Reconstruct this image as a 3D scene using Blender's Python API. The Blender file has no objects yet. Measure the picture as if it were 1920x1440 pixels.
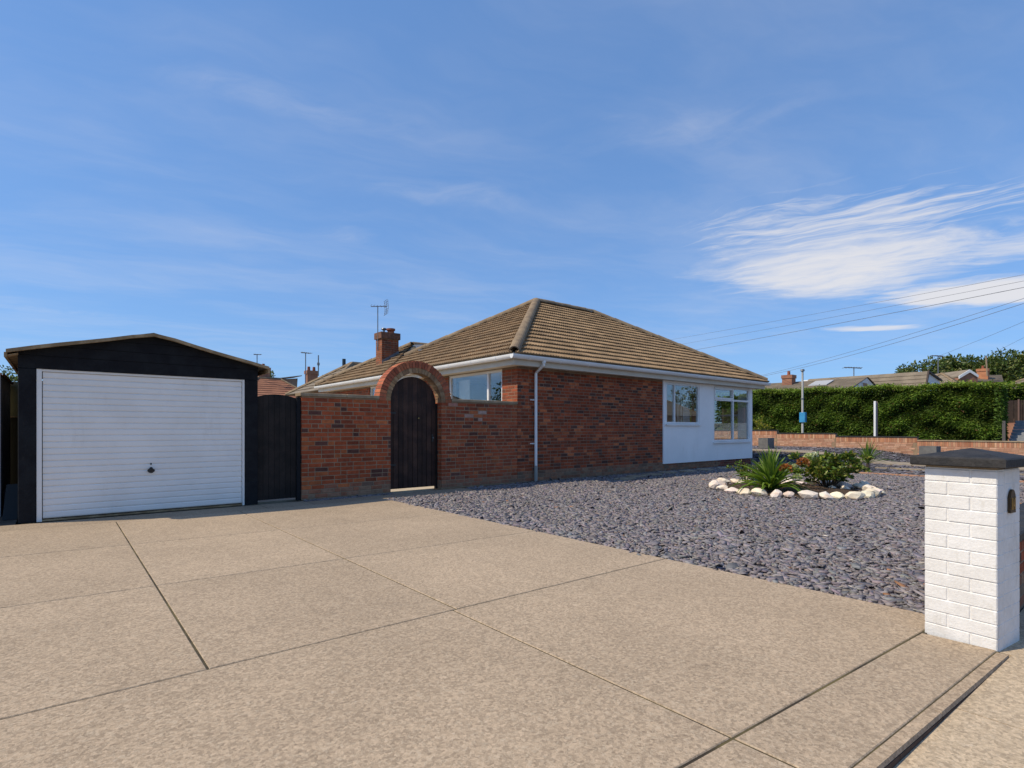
import bpy, math, random
import numpy as np
from mathutils import Vector, Matrix

SC = bpy.context.scene
COL = SC.collection
RAD = math.radians
rnd = random.Random(7)

# ---------------------------------------------------------------- camera
# world X runs along the front wall line (away to the right), world Y runs away to the left; camera at the origin
FPX, HOR, CAMH = 1027.0, 805.0, 1.2
CR = (0.770, -0.638)      # camera right in world XY
CF = (0.638, 0.770)       # camera forward in world XY
cam = bpy.data.cameras.new("camera")
cam.sensor_width = 36.0
cam.lens = 36.0 * FPX / 1920.0
cam.shift_y = (HOR - 720.0) / 1920.0
cam.clip_start = 0.05
cam.clip_end = 3000.0
cam_o = bpy.data.objects.new("camera", cam)
cam_o.location = (0, 0, CAMH)
cam_o.rotation_euler = (RAD(90), 0, math.atan2(CF[1], CF[0]) - RAD(90))
COL.objects.link(cam_o)
SC.camera = cam_o

# ---------------------------------------------------------------- view
SC.view_settings.view_transform = 'Standard'
SC.view_settings.look = 'None'
SC.view_settings.exposure = 0.25
SC.view_settings.gamma = 1.0
SC.view_settings.use_curve_mapping = False

# ---------------------------------------------------------------- light
SUN = Vector((-0.80, 0.35, 1.0)).normalized()          # direction towards the sun
sun = bpy.data.lights.new("sun", 'SUN')
sun.energy = 3.65
sun.angle = RAD(0.55)
sun.color = (1.0, 0.88, 0.69)
sun_o = bpy.data.objects.new("sun", sun)
sun_o.rotation_euler = (-SUN).to_track_quat('-Z', 'Y').to_euler()
sun_o.location = (0, 0, 30)
COL.objects.link(sun_o)

world = bpy.data.worlds.new("World")
SC.world = world
world.use_nodes = True
world.cycles.sampling_method = 'MANUAL'
world.cycles.sample_map_resolution = 512


class NT:
    """tiny node-tree helper"""
    def __init__(s, tree):
        s.t = tree
        s.t.nodes.clear()

    def n(s, typ, ins=None, **props):
        nd = s.t.nodes.new(typ)
        for k, v in props.items():
            setattr(nd, k, v)
        for k, v in (ins or {}).items():
            s.set(nd, k, v)
        return nd

    def set(s, nd, k, v):
        sock = nd.inputs[k]
        if isinstance(v, bpy.types.NodeSocket):
            s.t.links.new(v, sock)
        else:
            sock.default_value = v

    def m(s, op, a, b=0.0, c=0.0, clamp=False):
        nd = s.t.nodes.new('ShaderNodeMath')
        nd.operation = op
        nd.use_clamp = clamp
        for i, v in enumerate((a, b, c)):
            s.set(nd, i, v)
        return nd.outputs[0]

    def ss(s, x, a, b):
        nd = s.n('ShaderNodeMapRange', {'Value': x, 'From Min': a, 'From Max': b, 'To Min': 0.0, 'To Max': 1.0})
        nd.interpolation_type = 'SMOOTHSTEP'
        return nd.outputs[0]

    def mix(s, f, a, b, blend='MIX'):
        nd = s.t.nodes.new('ShaderNodeMix')
        nd.data_type = 'RGBA'
        nd.blend_type = blend
        s.set(nd, 0, f)
        s.set(nd, 6, a)
        s.set(nd, 7, b)
        return nd.outputs[2]

    def noise(s, vec, scale, detail=4.0, rough=0.5, dist=0.0):
        nd = s.n('ShaderNodeTexNoise', {'Vector': vec, 'Scale': scale, 'Detail': detail, 'Roughness': rough, 'Distortion': dist})
        return nd.outputs[0]

    def xyz(s, x, y, z):
        return s.n('ShaderNodeCombineXYZ', {0: x, 1: y, 2: z}).outputs[0]


def build_world():
    w = NT(world.node_tree)
    sky = w.n('ShaderNodeTexSky', sky_type='NISHITA')
    sky.sun_disc = False
    sky.sun_elevation = math.asin(SUN.z)
    sky.sun_rotation = RAD(90) - math.atan2(SUN.y, SUN.x)
    sky.altitude = 0.0
    sky.air_density = 1.0
    sky.dust_density = 0.2
    sky.ozone_density = 2.2
    d = w.n('ShaderNodeTexCoord').outputs['Generated']
    sep = w.n('ShaderNodeSeparateXYZ', {0: d})
    dx, dy, dz = sep.outputs
    z = w.m('MAXIMUM', dz, 0.02)
    # layer of high cloud, in units of its own height; u runs with the wind, v across it
    a = w.m('DIVIDE', w.m('ADD', w.m('MULTIPLY', dx, CR[0]), w.m('MULTIPLY', dy, CR[1])), z)
    b = w.m('DIVIDE', w.m('ADD', w.m('MULTIPLY', dx, CF[0]), w.m('MULTIPLY', dy, CF[1])), z)
    p = w.xyz(a, b, 0.0)
    wob = w.n('ShaderNodeTexNoise', {'Vector': p, 'Scale': 1.3, 'Detail': 4.0})
    wv = w.n('ShaderNodeVectorMath', {0: wob.outputs['Color'], 1: (0.5, 0.5, 0.5)}, operation='SUBTRACT').outputs[0]
    ps = w.n('ShaderNodeVectorMath', {0: wv, 'Scale': 0.6}, operation='SCALE').outputs[0]
    pw = w.n('ShaderNodeVectorMath', {0: p, 1: ps}, operation='ADD').outputs[0]
    sp = w.n('ShaderNodeSeparateXYZ', {0: pw})
    wa, wb = sp.outputs[0], sp.outputs[1]

    def blob(cx, cy, rx, ry, ang, inner, outer, A=wa, B=wb):
        ca, sa = math.cos(ang), math.sin(ang)
        ex = w.m('SUBTRACT', A, cx)
        ey = w.m('SUBTRACT', B, cy)
        u = w.m('DIVIDE', w.m('ADD', w.m('MULTIPLY', ex, ca), w.m('MULTIPLY', ey, sa)), rx)
        v = w.m('DIVIDE', w.m('SUBTRACT', w.m('MULTIPLY', ey, ca), w.m('MULTIPLY', ex, sa)), ry)
        r = w.m('SQRT', w.m('ADD', w.m('MULTIPLY', u, u), w.m('MULTIPLY', v, v)))
        return w.m('SUBTRACT', 1.0, w.ss(r, inner, outer))

    def streak(ang, sx, sy, scale, detail=6.0, rough=0.6, src=None):
        ca, sa = math.cos(ang), math.sin(ang)
        A, B = (wa, wb) if src is None else src
        u = w.m('MULTIPLY', w.m('ADD', w.m('MULTIPLY', A, ca), w.m('MULTIPLY', B, sa)), sx)
        v = w.m('MULTIPLY', w.m('SUBTRACT', w.m('MULTIPLY', B, ca), w.m('MULTIPLY', A, sa)), sy)
        return w.noise(w.xyz(u, v, 0.3), scale, detail, rough)

    fine = streak(RAD(-28), 1.0, 2.2, 3.8, 8.0, 0.62)
    rip = streak(RAD(-42), 0.8, 4.2, 3.4, 6.0, 0.6)
    body = blob(2.06, 3.52, 1.10, 0.80, RAD(28), 0.15, 1.3)
    tail = blob(2.55, 3.02, 1.35, 0.52, RAD(-14), 0.1, 1.35)
    comb = blob(1.62, 2.62, 0.98, 0.48, RAD(-26), 0.05, 1.25)
    c1 = w.ss(w.m('ADD', body, w.m('MULTIPLY', w.m('SUBTRACT', fine, 0.5), 1.0)), 0.16, 1.16)
    c1b = w.m('MULTIPLY', w.m('MULTIPLY', w.ss(w.m('ADD', tail, w.m('MULTIPLY', w.m('SUBTRACT', fine, 0.55), 1.7)), 0.15, 1.3), w.ss(tail, 0.0, 0.3)), 0.7)
    c1c = w.m('MULTIPLY', w.ss(w.m('ADD', comb, w.m('MULTIPLY', w.m('SUBTRACT', rip, 0.53), 2.8)), 0.2, 1.35), w.m('MULTIPLY', w.ss(comb, 0.0, 0.35), 0.8))
    body2 = blob(3.62, 3.98, 1.1, 0.62, RAD(-8), 0.3, 1.2)
    c2 = w.ss(w.m('ADD', body2, w.m('MULTIPLY', w.m('SUBTRACT', fine, 0.5), 0.8)), 0.25, 0.95)
    c2 = w.m('MULTIPLY', c2, w.ss(body2, 0.0, 0.3))
    body3 = blob(3.55, 5.35, 0.62, 0.26, RAD(4), 0.2, 1.2)
    c3 = w.m('MULTIPLY', w.ss(w.m('ADD', body3, w.m('MULTIPLY', w.m('SUBTRACT', fine, 0.5), 0.9)), 0.2, 1.0), w.m('MULTIPLY', w.ss(body3, 0.0, 0.3), 0.85))
    # thin veils: one faint layer over the whole sky plus a few wisps
    veil = streak(RAD(25), 0.7, 1.7, 0.9, 6.0, 0.6)
    c4 = w.m('MULTIPLY', w.ss(veil, 0.36, 0.85), 0.22)
    w1 = blob(-0.28, 2.42, 0.55, 0.2, RAD(5), 0.1, 1.3)
    w2 = blob(-0.84, 2.86, 0.22, 0.28, RAD(-40), 0.0, 1.3)
    w3 = blob(-0.62, 1.7, 0.75, 0.2, RAD(12), 0.0, 1.3)
    w4 = blob(0.62, 1.85, 0.7, 0.25, RAD(-20), 0.0, 1.3)
    w5 = blob(-3.9, 4.6, 1.2, 0.25, RAD(38), 0.0, 1.3)
    ww = w.m('MAXIMUM', w.m('MAXIMUM', w.m('MAXIMUM', w1, w2), w.m('MAXIMUM', w3, w4)), w5)
    c5 = w.m('MULTIPLY', w.ss(w.m('MULTIPLY', ww, fine), 0.22, 0.9), 0.20)
    c = c1
    for q in (c1b, c1c, c2, c3, c4, c5):
        c = w.m('SUBTRACT', 1.0, w.m('MULTIPLY', w.m('SUBTRACT', 1.0, c), w.m('SUBTRACT', 1.0, q)))
    c = w.m('MULTIPLY', c, w.ss(dz, 0.03, 0.16))
    c = w.m('MULTIPLY', c, 0.9)
    gam = w.n('ShaderNodeGamma', {'Color': sky.outputs[0], 'Gamma': 0.5}).outputs[0]
    skyc = w.mix(1.0, gam, (1.0, 1.60, 2.52, 1.0), 'MULTIPLY')
    white = (5.9, 5.8, 5.9, 1.0)
    out = w.mix(c, skyc, white)
    bg = w.n('ShaderNodeBackground', {'Color': out, 'Strength': 0.116})
    o = w.n('ShaderNodeOutputWorld')
    w.t.links.new(bg.outputs[0], o.inputs[0])


build_world()


# ================================================================ helpers
def lin(r, g, b):
    f = lambda c: (c / 255 / 12.92) if c / 255 <= 0.04045 else ((c / 255 + 0.055) / 1.055) ** 2.4
    return (f(r), f(g), f(b), 1.0)


MATS = {}


def pmat(name, c1, c2=None, scale=6.0, rough=0.8, bump=0.0, bscale=80.0, spec=0.3, metal=0.0, detail=5.0, var=None,
         fine=0.0, fscale=120.0, lo=0.35, hi=0.65, dist=0.006, big=0.0, grime=None):
    """procedural material. var='obj' multiplies the object colour in, var='col' the colour attribute 'col'."""
    if name in MATS:
        return MATS[name]
    m = bpy.data.materials.new(name)
    m.use_nodes = True
    t = NT(m.node_tree)
    pos = t.n('ShaderNodeNewGeometry').outputs['Position']
    c2 = c2 or c1
    f = t.ss(t.noise(pos, scale, detail, 0.6), lo, hi)
    col = t.mix(f, c1, c2)
    if var == 'obj':
        col = t.mix(1.0, col, t.n('ShaderNodeObjectInfo').outputs['Color'], 'MULTIPLY')
    elif var == 'col':
        at = t.n('ShaderNodeAttribute', attribute_name='col')
        col = t.mix(1.0, col, at.outputs['Color'], 'MULTIPLY')
    if fine:
        g = t.noise(pos, fscale, 3.0, 0.7)
        k = t.n('ShaderNodeMapRange', {'Value': g, 'From Min': 0.25, 'From Max': 0.75, 'To Min': 1.0 - fine, 'To Max': 1.0 + fine}).outputs[0]
        col = t.mix(1.0, col, t.xyz(k, k, k), 'MULTIPLY')
    if big:                                # weathering in patches a metre or so across
        g = t.noise(pos, 0.9, 5.0, 0.65)
        k = t.n('ShaderNodeMapRange', {'Value': g, 'From Min': 0.3, 'From Max': 0.7, 'To Min': 1.0 - big, 'To Max': 1.0 + big}).outputs[0]
        col = t.mix(1.0, col, t.xyz(k, k, k), 'MULTIPLY')
    if grime:                              # run-down dirt: colour, amount, scale, threshold
        gc, amt, gs, g0, g1 = grime
        st = t.n('ShaderNodeVectorMath', {0: pos, 1: (1.0, 1.0, 0.28)}, operation='MULTIPLY').outputs[0]
        col = t.mix(t.m('MULTIPLY', t.ss(t.noise(st, gs, 6.0, 0.7), g0, g1), amt), col, gc)
    b = t.n('ShaderNodeBsdfPrincipled', {'Base Color': col, 'Roughness': rough, 'Metallic': metal, 'Specular IOR Level': spec})
    if bump:
        h = t.noise(pos, bscale, 4.0, 0.6)
        bn = t.n('ShaderNodeBump', {'Height': h, 'Strength': bump, 'Distance': dist})
        t.set(b, 'Normal', bn.outputs[0])
    o = t.n('ShaderNodeOutputMaterial')
    t.t.links.new(b.outputs[0], o.inputs[0])
    MATS[name] = m
    return m


def leafmat(name, trans=0.35, rough=0.45, spec=0.4):
    if name in MATS:
        return MATS[name]
    m = bpy.data.materials.new(name)
    m.use_nodes = True
    t = NT(m.node_tree)
    at = t.n('ShaderNodeAttribute', attribute_name='col').outputs['Color']
    b = t.n('ShaderNodeBsdfPrincipled', {'Base Color': at, 'Roughness': rough, 'Specular IOR Level': spec})
    tc = t.mix(1.0, at, (1.25, 1.3, 0.6, 1.0), 'MULTIPLY')
    tr = t.n('ShaderNodeBsdfTranslucent', {'Color': tc})
    mx = t.n('ShaderNodeMixShader', {0: trans, 1: b.outputs[0], 2: tr.outputs[0]})
    o = t.n('ShaderNodeOutputMaterial')
    t.t.links.new(mx.outputs[0], o.inputs[0])
    MATS[name] = m
    return m


def glassmat():
    m = bpy.data.materials.new("window_glass")
    m.use_nodes = True
    t = NT(m.node_tree)
    fc = t.n('ShaderNodeLayerWeight', {'Blend': 0.5}).outputs['Facing']
    f = t.m('ADD', t.m('MULTIPLY', t.m('POWER', fc, 4.0), 0.9), 0.11, clamp=True)
    tr = t.n('ShaderNodeBsdfTransparent', {'Color': (0.95, 0.97, 0.96, 1)})
    gl = t.n('ShaderNodeBsdfGlossy', {'Color': (0.95, 0.97, 1, 1), 'Roughness': 0.0})
    mx = t.n('ShaderNodeMixShader', {0: f, 1: tr.outputs[0], 2: gl.outputs[0]})
    o = t.n('ShaderNodeOutputMaterial')
    t.t.links.new(mx.outputs[0], o.inputs[0])
    return m


WLOC = {}


def wl(o):
    return WLOC[o.name] if o is not None else Vector((0, 0, 0))


def tag(o, label=None, cat=None, group=None, kind=None):
    if label: o['label'] = label
    if cat: o['category'] = cat
    if group: o['group'] = group
    if kind: o['kind'] = kind
    return o


def empty(name, loc, label=None, cat=None, group=None, kind=None, parent=None):
    o = bpy.data.objects.new(name, None)
    o.empty_display_size = 0.2
    COL.objects.link(o)
    o.parent = parent
    o.location = Vector(loc) - wl(parent)
    WLOC[o.name] = Vector(loc)
    return tag(o, label, cat, group, kind)


def link(name, me, parent, origin):
    o = bpy.data.objects.new(name, me)
    COL.objects.link(o)
    o.parent = parent
    o.location = Vector(origin) - wl(parent)
    WLOC[o.name] = Vector(origin)
    return o


def inst(name, me, parent, M, color=None):
    """one more object that shares mesh data; M is its world matrix"""
    o = bpy.data.objects.new(name, me)
    COL.objects.link(o)
    o.parent = parent
    o.matrix_basis = Matrix.Translation(-wl(parent)) @ M
    WLOC[o.name] = M.translation.copy()
    if color is not None:
        o.color = color
    return o


def frame(o, ex, ey, ez):
    return Matrix(((ex[0], ey[0], ez[0], o[0]), (ex[1], ey[1], ez[1], o[1]), (ex[2], ey[2], ez[2], o[2]), (0, 0, 0, 1)))


class MB:
    def __init__(s):
        s.v, s.f, s.c, s.sm = [], [], [], False

    def poly(s, pts, col=None):
        i = len(s.v)
        s.v += [tuple(p) for p in pts]
        s.f.append(tuple(range(i, i + len(pts))))
        s.c.append(col)
        return s

    def hexa(s, p, col=None):
        """8 points: bottom ring 0-3 counter-clockwise from above, top ring 4-7"""
        i = len(s.v)
        s.v += [tuple(q) for q in p]
        for f in ((3, 2, 1, 0), (4, 5, 6, 7), (0, 1, 5, 4), (1, 2, 6, 5), (2, 3, 7, 6), (3, 0, 4, 7)):
            s.f.append(tuple(i + k for k in f))
            s.c.append(col)
        return s

    def box(s, x0, x1, y0, y1, z0, z1, col=None):
        return s.hexa([(x0, y0, z0), (x1, y0, z0), (x1, y1, z0), (x0, y1, z0), (x0, y0, z1), (x1, y0, z1), (x1, y1, z1), (x0, y1, z1)], col)

    def cbox(s, x0, x1, y0, y1, z0, z1, b=0.006, col=None):
        """box with all vertical and top edges chamfered"""
        i = len(s.v)
        ring = lambda k, z: [(x0 + k, y0, z), (x1 - k, y0, z), (x1, y0 + k, z), (x1, y1 - k, z), (x1 - k, y1, z), (x0 + k, y1, z), (x0, y1 - k, z), (x0, y0 + k, z)]
        A = ring(b, z0); B = ring(b, z1 - b)
        C = [(x0 + b, y0 + b, z1), (x1 - b, y0 + b, z1), (x1 - b, y1 - b, z1), (x0 + b, y1 - b, z1)]
        s.v += A + B + C
        fs = [tuple(i + k for k in range(7, -1, -1))]
        for k in range(8):
            fs.append((i + k, i + (k + 1) % 8, i + 8 + (k + 1) % 8, i + 8 + k))
        c = i + 16
        t = i + 8
        fs += [(t, t + 1, c + 1, c), (t + 1, t + 2, c + 1), (t + 2, t + 3, c + 2, c + 1), (t + 3, t + 4, c + 2), (t + 4, t + 5, c + 3, c + 2), (t + 5, t + 6, c + 3), (t + 6, t + 7, c, c + 3), (t + 7, t, c), (c, c + 1, c + 2, c + 3)]
        s.f += fs
        s.c += [col] * len(fs)
        return s

    def prism(s, pts, vec, col=None):
        """closed prism: planar polygon pts extruded by vec"""
        n = len(pts)
        i = len(s.v)
        vec = Vector(vec)
        s.v += [tuple(p) for p in pts] + [tuple(Vector(p) + vec) for p in pts]
        fs = [tuple(i + k for k in range(n - 1, -1, -1)), tuple(i + n + k for k in range(n))]
        fs += [(i + k, i + (k + 1) % n, i + n + (k + 1) % n, i + n + k) for k in range(n)]
        s.f += fs
        s.c += [col] * len(fs)
        return s

    def tube(s, pts, r, n=8, caps=True, col=None):
        """round tube through pts; r a number or one per point"""
        pts = [Vector(p) for p in pts]
        rs = r if isinstance(r, (list, tuple)) else [r] * len(pts)
        base = len(s.v)
        up = Vector((0, 0, 1))
        prev = None
        for k, p in enumerate(pts):
            d = (pts[min(k + 1, len(pts) - 1)] - pts[max(k - 1, 0)]).normalized()
            if prev is None:
                a = d.cross(up)
                if a.length < 1e-3: a = d.cross(Vector((1, 0, 0)))
            else:
                a = prev - d * prev.dot(d)
            a.normalize()
            prev = a
            b = d.cross(a)
            for j in range(n):
                t = 2 * math.pi * j / n
                s.v.append(tuple(p + (a * math.cos(t) + b * math.sin(t)) * rs[k]))
        fs = []
        for k in range(len(pts) - 1):
            for j in range(n):
                q = base + k * n
                fs.append((q + j, q + (j + 1) % n, q + n + (j + 1) % n, q + n + j))
        if caps:
            fs.append(tuple(base + j for j in range(n - 1, -1, -1)))
            q = base + (len(pts) - 1) * n
            fs.append(tuple(q + j for j in range(n)))
        s.f += fs
        s.c += [col] * len(fs)
        return s

    def wall(s, axis, at0, at1, a0, a1, z0, z1, holes=()):
        """solid wall with rectangular holes: axis 'x' spans a=X at Y=at0..at1, axis 'y' spans a=Y at X=at0..at1"""
        xs = sorted({a0, a1, *[h for q in holes for h in q[:2]]})
        zs = sorted({z0, z1, *[h for q in holes for h in q[2:]]})
        for i in range(len(xs) - 1):
            k = 0
            while k < len(zs) - 1:
                solid = lambda k: not any(h[0] <= xs[i] and xs[i + 1] <= h[1] and h[2] <= zs[k] and zs[k + 1] <= h[3] for h in holes)
                if not solid(k):
                    k += 1
                    continue
                j = k
                while j + 1 < len(zs) - 1 and solid(j + 1): j += 1
                if axis == 'x': s.box(xs[i], xs[i + 1], at0, at1, zs[k], zs[j + 1])
                else: s.box(at0, at1, xs[i], xs[i + 1], zs[k], zs[j + 1])
                k = j + 1
        return s

    def mesh(s, name, mat, origin=(0, 0, 0), smooth=False):
        me = bpy.data.meshes.new(name)
        o = Vector(origin)
        me.from_pydata([(v[0] - o.x, v[1] - o.y, v[2] - o.z) for v in s.v], [], s.f)
        if mat: me.materials.append(mat)
        if any(c is not None for c in s.c):
            at = me.color_attributes.new('col', 'FLOAT_COLOR', 'CORNER')
            buf = []
            for f, c in zip(s.f, s.c):
                c = c or (1, 1, 1, 1)
                buf += list(c) * len(f)
            at.data.foreach_set('color', buf)
        if smooth:
            me.polygons.foreach_set('use_smooth', [True] * len(me.polygons))
        me.update()
        return me

    def build(s, name, mat, parent=None, label=None, cat=None, group=None, kind=None, smooth=False, origin=None):
        if origin is None:
            a = np.array(s.v)
            lo, hi = a.min(0), a.max(0)
            origin = ((lo[0] + hi[0]) / 2, (lo[1] + hi[1]) / 2, lo[2])
        o = link(name, s.mesh(name, mat, origin, smooth), parent, origin)
        return tag(o, label, cat, group, kind)


def npmesh(name, verts, faces, mat, cols=None, smooth=False):
    """verts (n,3), faces (m,k) all the same k; cols (n,3) per vertex"""
    me = bpy.data.meshes.new(name)
    n, (m, k) = len(verts), faces.shape
    me.vertices.add(n)
    me.vertices.foreach_set('co', np.asarray(verts, np.float32).ravel())
    me.loops.add(m * k)
    me.loops.foreach_set('vertex_index', faces.astype(np.int32).ravel())
    me.polygons.add(m)
    me.polygons.foreach_set('loop_start', np.arange(0, m * k, k, dtype=np.int32))
    if cols is not None:
        at = me.color_attributes.new('col', 'FLOAT_COLOR', 'POINT')
        c4 = np.ones((n, 4), np.float32)
        c4[:, :3] = cols
        at.data.foreach_set('color', c4.ravel())
    if mat: me.materials.append(mat)
    me.update(calc_edges=True)
    me.validate()
    if smooth:
        me.polygons.foreach_set('use_smooth', np.ones(m, bool))
    return me


def sstep(x, a, b):
    t = np.clip((np.asarray(x, float) - a) / (b - a), 0, 1)
    return t * t * (3 - 2 * t)


def gz(x, y):
    """the front garden rises gently beyond the far corner of the house"""
    return 0.34 * sstep(y, 6.0, 9.5) * sstep(x, 19.5, 22.0)


def ground_pt(px, py, z=0.0):
    """where the sight line of a photograph pixel meets height z (used to survey positions)"""
    d = (CAMH - z) * FPX / (py - HOR)
    r = (px - 960) / FPX * d
    return Vector((CR[0] * r + CF[0] * d, CR[1] * r + CF[1] * d, z))


def at_depth(px, py, d):
    r = (px - 960) / FPX * d
    return Vector((CR[0] * r + CF[0] * d, CR[1] * r + CF[1] * d, CAMH + (HOR - py) / FPX * d))


def jit(c, a):
    k = 1 + rnd.uniform(-a, a)
    return (c[0] * k * (1 + rnd.uniform(-a, a) * .3), c[1] * k, c[2] * k * (1 + rnd.uniform(-a, a) * .3), 1.0)


# ================================================================ materials
M_CONC = None


def concrete(name, c1, c2, var=None):
    m = bpy.data.materials.new(name)
    m.use_nodes = True
    t = NT(m.node_tree)
    pos = t.n('ShaderNodeNewGeometry').outputs['Position']
    big = t.ss(t.noise(pos, 0.9, 5.0, 0.6), 0.3, 0.7)
    col = t.mix(big, c1, c2)
    mid = t.noise(pos, 7.0, 5.0, 0.65)
    k1 = t.n('ShaderNodeMapRange', {'Value': mid, 'From Min': .25, 'From Max': .75, 'To Min': .93, 'To Max': 1.06}).outputs[0]
    col = t.mix(1.0, col, t.xyz(k1, k1, k1), 'MULTIPLY')
    # exposed aggregate: pale and dark grains a few mm across
    vo = t.n('ShaderNodeTexVoronoi', {'Vector': pos, 'Scale': 75.0, 'Randomness': 1.0})
    vr = t.n('ShaderNodeSeparateColor', {0: vo.outputs['Color']}).outputs[0]
    k2 = t.n('ShaderNodeMapRange', {'Value': vr, 'From Min': 0, 'From Max': 1, 'To Min': .76, 'To Max': 1.28}).outputs[0]
    warp = t.n('ShaderNodeTexNoise', {'Vector': pos, 'Scale': 30.0, 'Detail': 2.0}).outputs['Color']
    wp = t.mix(0.06, pos, warp, 'ADD')
    wn = t.noise(wp, 120.0, 3.0, 0.6, 0.8)
    wl_ = t.noise(wp, 34.0, 1.0, 0.4, 0.6)
    worm = t.m('SUBTRACT', 1.0, t.ss(t.m('ABSOLUTE', t.m('SUBTRACT', wl_, 0.5)), 0.0, 0.045))
    k3 = t.n('ShaderNodeMapRange', {'Value': wn, 'From Min': .3, 'From Max': .7, 'To Min': .80, 'To Max': 1.22}).outputs[0]
    col = t.mix(1.0, col, t.xyz(k2, k2, k2), 'MULTIPLY')
    col = t.mix(1.0, col, t.xyz(k3, k3, t.m('MULTIPLY', k3, 0.985)), 'MULTIPLY')
    col = t.mix(t.m('MULTIPLY', worm, 0.42), col, (0.56, 0.46, 0.335, 1))
    # dark drips and old stains
    st = t.ss(t.noise(pos, 1.1, 7.0, 0.72), 0.56, 0.80)
    col = t.mix(t.m('MULTIPLY', st, 0.30), col, (0.16, 0.13, 0.10, 1))
    sp = t.ss(t.noise(pos, 30.0, 2.0, 0.5), 0.70, 0.74)
    pl_ = t.ss(t.noise(pos, 41.0, 2.0, 0.5), 0.68, 0.74)
    col = t.mix(t.m('MULTIPLY', pl_, 0.22), col, (0.62, 0.53, 0.42, 1))
    col = t.mix(t.m('MULTIPLY', sp, 0.25), col, (0.10, 0.08, 0.06, 1))
    if var == 'obj':
        col = t.mix(1.0, col, t.n('ShaderNodeObjectInfo').outputs['Color'], 'MULTIPLY')
    b = t.n('ShaderNodeBsdfPrincipled', {'Base Color': col, 'Roughness': 0.88, 'Specular IOR Level': 0.25})
    h = t.m('ADD', t.m('MULTIPLY', vr, 0.4), wn)
    t.set(b, 'Normal', t.n('ShaderNodeBump', {'Height': h, 'Strength': 0.35, 'Distance': 0.004}).outputs[0])
    o = t.n('ShaderNodeOutputMaterial')
    t.t.links.new(b.outputs[0], o.inputs[0])
    return m


M_DRIVE = concrete("drive_concrete", (0.392, 0.296, 0.204, 1), (0.338, 0.255, 0.175, 1), var='obj')
M_PAVE = concrete("pavement_concrete", (0.47, 0.362, 0.246, 1), (0.41, 0.315, 0.212, 1), var='obj')
M_KERB = pmat("kerb_concrete", (0.40, 0.31, 0.225, 1), (0.32, 0.24, 0.175, 1), 8, 0.9, 0.5, 60, fine=.25)
M_JOINT = pmat("joint_dirt", (0.04, 0.032, 0.022, 1), (0.13, 0.105, 0.045, 1), 3.0, 0.95, 0.4, 60)
M_SOILB = pmat("slate_bed", (0.035, 0.032, 0.035, 1), (0.075, 0.068, 0.072, 1), 14, 0.9, 0.8, 40, fine=.4, fscale=60)
M_SLATE = pmat("slate_chip", (0.98, 0.98, 0.98, 1), (1.0, 1.0, 1.0, 1), 20, 0.62, 0.35, 90, spec=.4, var='col', fine=.12, fscale=70)
M_MORTAR = pmat("mortar", (0.33, 0.228, 0.142, 1), (0.255, 0.175, 0.108, 1), 5, 0.95, 0.5, 120, fine=.2)
M_MORTARD = pmat("old_mortar", (0.27, 0.185, 0.125, 1), (0.19, 0.13, 0.09, 1), 4, 0.95, 0.5, 120, fine=.2)
M_BRICK_O = pmat("facing_brick", (1.06, 1.06, 1.06, 1), (0.82, 0.80, 0.80, 1), 14, 0.85, 0.6, 130, spec=.2, var='obj', fine=.22, fscale=160, big=.16, grime=((.34, .25, .17, 1), .18, 2.2, .58, .8))
M_BRICK_C = pmat("facing_brick_field", (1.06, 1.06, 1.06, 1), (0.82, 0.80, 0.80, 1), 14, 0.85, 0.6, 130, spec=.2, var='col', fine=.22, fscale=160, big=.16, grime=((.34, .25, .17, 1), .18, 2.2, .58, .8))
M_TILE_O = pmat("concrete_tile", (1.08, 1.07, 1.05, 1), (0.80, 0.80, 0.80, 1), 3.5, 0.92, 0.7, 90, spec=.15, var='obj', fine=.28, fscale=45, big=.14, grime=((.16, .145, .085, 1), .5, 5.0, .6, .75))
M_TILE_C = pmat("concrete_tile_field", (1.08, 1.07, 1.05, 1), (0.80, 0.80, 0.80, 1), 3.5, 0.92, 0.7, 90, spec=.15, var='col', fine=.28, fscale=45, big=.14, grime=((.16, .145, .085, 1), .5, 5.0, .6, .75))
M_RIDGE = pmat("ridge_tile", (0.28, 0.205, 0.125, 1), (0.195, 0.14, 0.09, 1), 4, 0.92, 0.7, 60, fine=.25, fscale=40)
M_UPVC = pmat("white_upvc", (0.80, 0.80, 0.79, 1), (0.74, 0.73, 0.70, 1), 1.5, 0.35, 0, spec=.5)
M_WPAINT = pmat("white_render", (0.90, 0.885, 0.86, 1), (0.85, 0.835, 0.81, 1), 1.2, 0.75, 0.3, 60, dist=.004, grime=((.62, .58, .50, 1), .4, 2.5, .56, .8))
M_PILLAR = pmat("white_masonry_paint", (0.76, 0.745, 0.72, 1), (0.70, 0.68, 0.645, 1), 5, 0.7, 0.6, 70, dist=.005, fine=.06, fscale=30, grime=((.42, .38, .30, 1), .5, 8.0, .56, .76))
M_SOFFIT = pmat("painted_soffit", (0.64, 0.58, 0.48, 1), (0.56, 0.50, 0.40, 1), 1.4, 0.6)
M_BLACK = pmat("black_stained_timber", (0.014, 0.015, 0.017, 1), (0.008, 0.008, 0.010, 1), 5, 0.75, 0.5, 40, spec=.2, fine=.3, fscale=60, grime=((.06, .05, .04, 1), .35, 6.0, .62, .75))
M_GATE = pmat("dark_brown_gate_timber", (0.060, 0.029, 0.019, 1), (0.030, 0.015, 0.011, 1), 4, 0.6, 0.5, 45, spec=.25, var='obj', fine=.3, fscale=60)
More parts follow.
